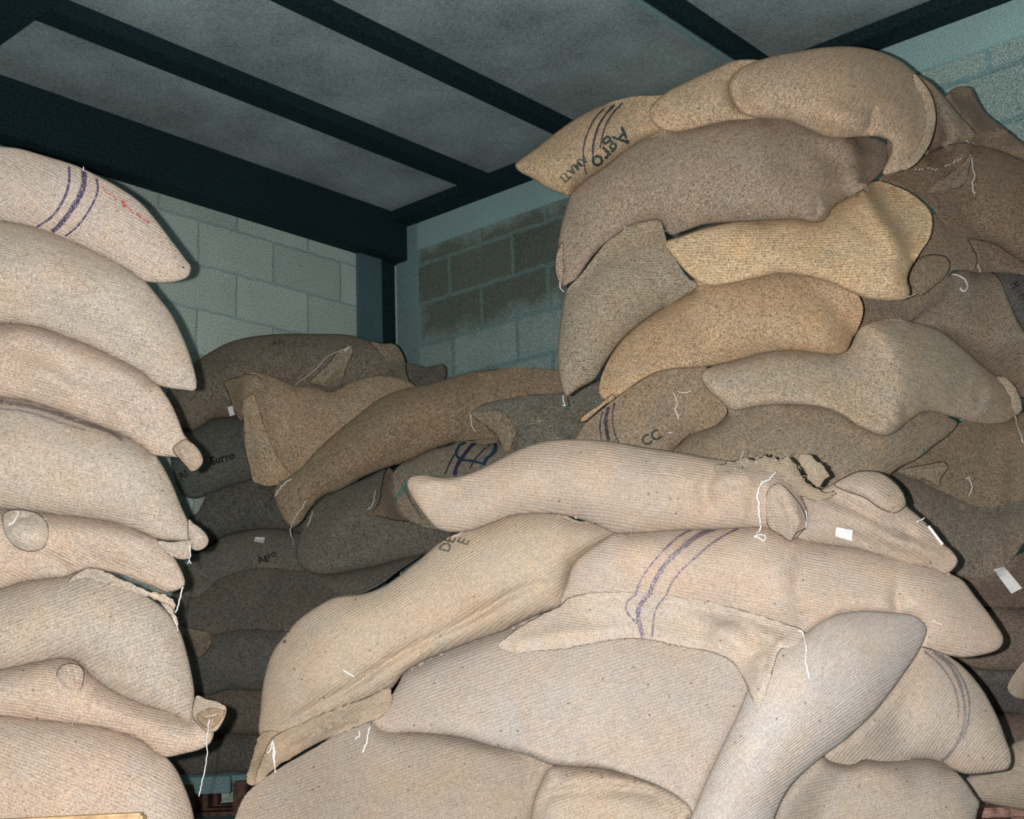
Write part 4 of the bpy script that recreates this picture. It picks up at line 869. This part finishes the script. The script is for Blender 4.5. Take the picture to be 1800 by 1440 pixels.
ribbon('C10', [(1625,1145),(1655,1172),(1676,1205),(1684,1235),(1684,1262)], 3, M_gs, off=.005)
M_r1 = ink('purple_black_ink', (.05,.045,.07), (.33,.26,.19), .72)
ribbon('R1', [(1063,190),(1049,204),(1037,224),(1029,245),(1025,268),(1027,290),(1031,307)], 2.6, M_r1)
ribbon('R1', [(1080,184),(1064,202),(1052,222),(1045,245),(1042,266),(1043,283)], 4.2, M_r1)
ribbon('R1', [(1094,181),(1075,202),(1064,222),(1059,240),(1055,260)], 3.0, M_r1)
ribbon('R10', [(1070,716),(1065,735),(1066,755),(1070,775)], 7, M_r1)
ribbon('R10', [(1080,708),(1077,725),(1077,745),(1083,768),(1088,778)], 2.5, M_r1)
ribbon('R10', [(1060,722),(1055,740),(1055,760),(1057,775)], 2.2, M_r1)
ribbon('B7', [(856,768),(838,775),(825,788),(812,805),(802,822),(799,836)], 6.5, M_purple_dark)
ribbon('B7', [(830,773),(812,782),(800,798),(790,815),(782,834)], 2.6, M_purple_dark)
ribbon('B7', [(862,780),(848,793),(835,808),(826,824)], 2.6, M_purple_dark)
ribbon('B7', [(836,768),(815,777),(803,790),(803,802),(812,808),(825,810),(838,812),(850,816)], 5, M_blue, name='printed_ring')
ribbon('B7', [(866,776),(872,785),(866,797),(854,808),(850,818)], 6.5, M_blue, name='printed_ring')
ribbon('B7', [(745,788),(775,786),(792,780),(805,774)], 5, M_blue, name='printed_mark')
M_piping = plain('grey_piping', (.17, .17, .15), .9, grain=.2, blot=.1, bump=0)
M_c5b = ink('worn_dark_ink', (.10,.10,.08), (.42,.34,.25), .75)
blob('C5', [(502,1118),(500,1128),(505,1109)], 3.5, M_c5b, 'printed_mark', seed=4)

# ------------------------------------------------------------------ printed writing
lettering('R1', 'Agro', (1094,222), 133, 42, M_green_ink, off=.006, sx=1.0, bold=.012, label='dark green upside-down word')
lettering('R1', 'AMATI', (1026,271), 136, 21, M_green_ink, sx=.95, bold=.01, label='small green upside-down lettering')
lettering('B11', 'Agro', (455,991), -24, 17, M_black, sx=1.0, bold=.01)
lettering('B3', 'Surro', (372,818), -16, 21, M_black, sx=.9, bold=.02)
lettering('B3', 'AI', (318,845), -30, 20, M_black, sx=.9)
M_c5 = ink('worn_green_ink', (.12,.125,.095), (.42,.34,.25), .75)
lettering('C5', 'DE', (788,972), -62, 27, M_c5, sx=.9, shear=-.25, bold=.01, label='worn green letters')
lettering('C5', 'E', (820,960), -58, 27, M_c5, sx=.9, shear=-.25, bold=.01)
M_r10 = ink('dark_green_print', (.05,.065,.05), (.26,.22,.16), .75)
lettering('R10', 'CC', (1132,786), -28, 26, M_r10, sx=1.0, bold=.03, label='dark green printed letters')
lettering('B1', 'AM', (478,607), 0, 14, ink('faint_black_ink', (.06,.05,.04), (.2,.165,.13), .6), sx=1.1)
for i, (x, y) in enumerate([(1775,500),(1790,520),(1798,545),(1785,478)]):
    lettering('R23', 'M', (x, y), 62, 22, M_black, sx=.6, name='stencilled_mark')

# ------------------------------------------------------------------ threads, tags
def T(*a, **k): return thread(*a, **k)
T('L1', [(146,300),(147,292)], r=.0008)
T('L5', [(16,923),(24,918),(29,907),(32,901),(24,899)], r=.0014)
T('L5', [(44,900),(60,896),(72,902),(80,914)], r=.0007)
T('L4', [(333,958),(334,972),(333,984),(336,991)], r=.0009)
T('L4', [(333,984),(330,992)], r=.0008)
T('L5', [(321,1032),(316,1052),(309,1078)], r=.0013, off=.012)
T('L5', [(305,1085),(310,1098),(312,1108)], r=.0007)
T('L7', [(122,1190),(124,1220),(127,1250),(128,1278)], r=.0007, mat=M_twine, label='brown twine')
T('L7', [(368,1262),(365,1290),(363,1300),(364,1330),(360,1352),(355,1375),(350,1400)], r=.0009, off=.01, label='pale thread hanging from the ear')
T('L7', [(373,1262),(371,1285),(364,1300)], r=.0009, mat=M_twine, off=.012)
T('L7', [(250,1262),(290,1276),(320,1272),(345,1260)], r=.0005, mat=M_twine)
T('C1', [(1364,828),(1356,840),(1340,848),(1333,862),(1334,890),(1336,915),(1337,930),(1330,940),(1328,944)], r=.0016, over=('C2',), off=.022, wob=.9)
T('C1', [(1325,943),(1338,940),(1345,942),(1344,950),(1337,948),(1330,943)], r=.0013, over=('C2',), off=.006)
T('C1', [(1110,931),(1111,945),(1117,965)], r=.0006, mat=M_twine, over=('C2',))
T('C1', [(1417,898),(1418,915),(1415,930)], r=.0009, over=('C3','C2'))
T('C1', [(1145,832),(1185,834),(1205,842)], r=.0011, mat=M_twine)
T('C1', [(1010,908),(1014,912)], r=.0008)
T('C3', [(1562,905),(1578,894),(1592,891)], r=.0008, mat=M_twine)
T('C3', [(1612,918),(1622,913),(1626,912)], r=.0010)
T('C3', [(1632,925),(1642,938),(1657,957)], r=.0026, off=.010, wob=.2, label='white thread bundle at the edge')
T('C2', [(1402,1107),(1411,1112),(1414,1125),(1417,1140),(1416,1160),(1420,1180),(1423,1193)], r=.0015, over=('C6','C7'), off=.010, jump=1)
T('C2', [(1640,1092),(1652,1096),(1658,1098)], r=.0010)
T('C2', [(899,1128),(908,1148),(915,1168)], r=.0009, mat=M_twine, over=('C7','C5'), off=.006)
T('C5', [(481,1340),(480,1316),(479,1302),(476,1316),(470,1324)], r=.0013, over=('C8',), off=.008)
T('C5', [(479,1302),(483,1320),(482,1340),(484,1357)], r=.0015, over=('C8',), off=.008)
T('C5', [(604,1178),(616,1186),(624,1192)], r=.0013)
T('C5', [(988,1040),(980,1052),(985,1058)], r=.0008, mat=M_twine, over=('C2',))
T('C7', [(650,1276),(647,1290),(643,1310),(637,1323)], r=.0014, over=('C8','C5'), off=.008)
T('C7', [(625,1300),(632,1292),(630,1284)], r=.0012, over=('C8','C5'), off=.006)
T('R9', [(1784,730),(1787,745),(1793,762),(1798,778)], r=.0015, over=('R12',), off=.01)
T('R12', [(1698,842),(1703,838),(1706,846),(1709,857),(1706,866),(1703,872)], r=.0012)
T('R20', [(1706,269),(1709,282),(1710,298),(1713,312),(1709,322),(1711,338),(1714,340)], r=.0014)
for x0, x1, y0, y1 in ((1608,1626,297,296),(1630,1650,295,298),(1660,1672,292,287),(1676,1692,284,278)):
    n_ = 3
    for q in range(n_):
        a0 = (q+.15)/n_; a1 = (q+.75)/n_
        T('R20', [(x0+(x1-x0)*a0, y0+(y1-y0)*a0+2), (x0+(x1-x0)*a1, y0+(y1-y0)*a1-2)], r=.0011, name='seam_stitch')
T('R19', [(1700,248),(1708,252),(1711,251)], r=.0014)
T('R21', [(1719,465),(1721,472),(1724,476),(1719,480)], r=.0012, over=('R24','R22'))
T('R7', [(1594,522),(1602,520),(1611,517)], r=.0012, mat=M_twine, over=('R21',))
T('R6', [(990,696),(990,704),(993,714),(989,712)], r=.0013, off=.01)
T('R6', [(1142,406),(1155,404),(1170,406),(1180,402)], r=.0009, mat=M_twine, over=('R7',))
T('R5', [(983,498),(986,508),(991,513)], r=.0011)
T('R5', [(1096,398),(1100,402),(1097,408)], r=.0008)
T('R22', [(1673,482),(1683,484),(1696,492),(1701,504),(1696,512),(1688,508),(1690,505)], r=.0022, over=('R21',), off=.008, wob=.3)
T('R10', [(1184,692),(1189,700),(1190,712),(1186,722),(1191,730),(1192,738)], r=.0013)
T('R10', [(1190,688),(1204,690),(1215,688)], r=.0009)
T('R10', [(1176,761),(1183,760)], r=.0014)
T('B1', [(620,610),(610,612),(575,628),(556,648),(536,664),(520,676),(508,692),(496,704),(480,710),(465,711),(452,704),(440,690)], r=.0014, over=('B4',), off=.035, wob=.3)
T('B1', [(614,608),(605,617)], r=.0032, over=('B4',), off=.012)
T('B4', [(456,690),(462,720),(472,770),(490,805),(505,830)], r=.0008, mat=M_twine, wob=.5)
T('B5', [(512,842),(500,850),(490,862),(483,875)], r=.0022, off=.008)
T('B5', [(538,880),(530,895),(520,908),(512,925),(510,935),(513,945)], r=.0015, over=('B8','B11'), off=.01)
T('B5', [(510,938),(514,948),(516,958)], r=.0015, over=('B8','B11'), off=.01)
T('B8', [(549,897),(546,910),(540,925)], r=.0020, off=.008)
T('B7', [(660,861),(657,878),(651,893),(646,896)], r=.0022, over=('B8',), off=.01)
T('B6', [(828,728),(828,742),(832,755),(837,760)], r=.0022, off=.01, over=('B5',))
rr = random.Random(5)
for k in range(40):      # frayed yarns of the open mouth
    x = rr.uniform(920, 1040); y = rr.uniform(715, 800); a = rr.uniform(-1.2, .4); l = rr.uniform(8, 24)
    pts = [(x, y), (x+l*.5*math.cos(a)+rr.uniform(-3, 3), y+l*.5*math.sin(a)+rr.uniform(-3, 3)), (x+l*math.cos(a), y+l*math.sin(a))]
    T('B6', pts, r=rr.uniform(.0010, .0020), mat=M_twine_d if k % 4 else M_twine, name='frayed_yarn', off=.012, over=('B5','B7'))
for k in range(26):      # frayed yarns of the torn mouth on the heap
    x = rr.uniform(1290, 1450); y = 812+rr.uniform(-6, 22)+max(0, x-1390)*.45; a = rr.uniform(-2.6, -.4); l = rr.uniform(7, 20)
    pts = [(x, y), (x+l*.5*math.cos(a)+rr.uniform(-2, 2), y+l*.5*math.sin(a)), (x+l*math.cos(a), y+l*math.sin(a)+rr.uniform(-2, 3))]
    T('C1', pts, r=rr.uniform(.0004, .0008), mat=M_twine, name='frayed_yarn', off=.006)
for pts in ([(722,842),(712,853),(700,868)],[(718,845),(710,862),(702,876)],[(706,862),(700,870),(696,880)]):
    T('B7', pts, r=.0018, mat=M_green, off=.012, label='green string', over=('B8','B9'))
T('B6', [(990,722),(999,719)], r=.0018, mat=M_green, off=.03, label='green string')

thread('B9', [(594,1040),(610,1041),(628,1038),(648,1031),(666,1020),(686,1006),(708,989),(730,975),(752,962),(772,950)], r=.0035, mat=M_piping, name='piped_edge', off=.01, over=('C5',), label='pale piped edge', wob=.1)
paper('C3', [(1470,927),(1499,932),(1497,951),(1468,943)], over=('C2',))
paper('R14', [(1746,1001),(1765,996),(1797,1034),(1778,1044)], over=('R13','R15'), label='large white paper label', off=.012)
paper('B4', [(400,716),(410,713),(413,729),(404,732)], over=('B1','B3'))
paper('B11', [(449,944),(466,945),(463,955),(446,952)], label='small white tag with a black mark')
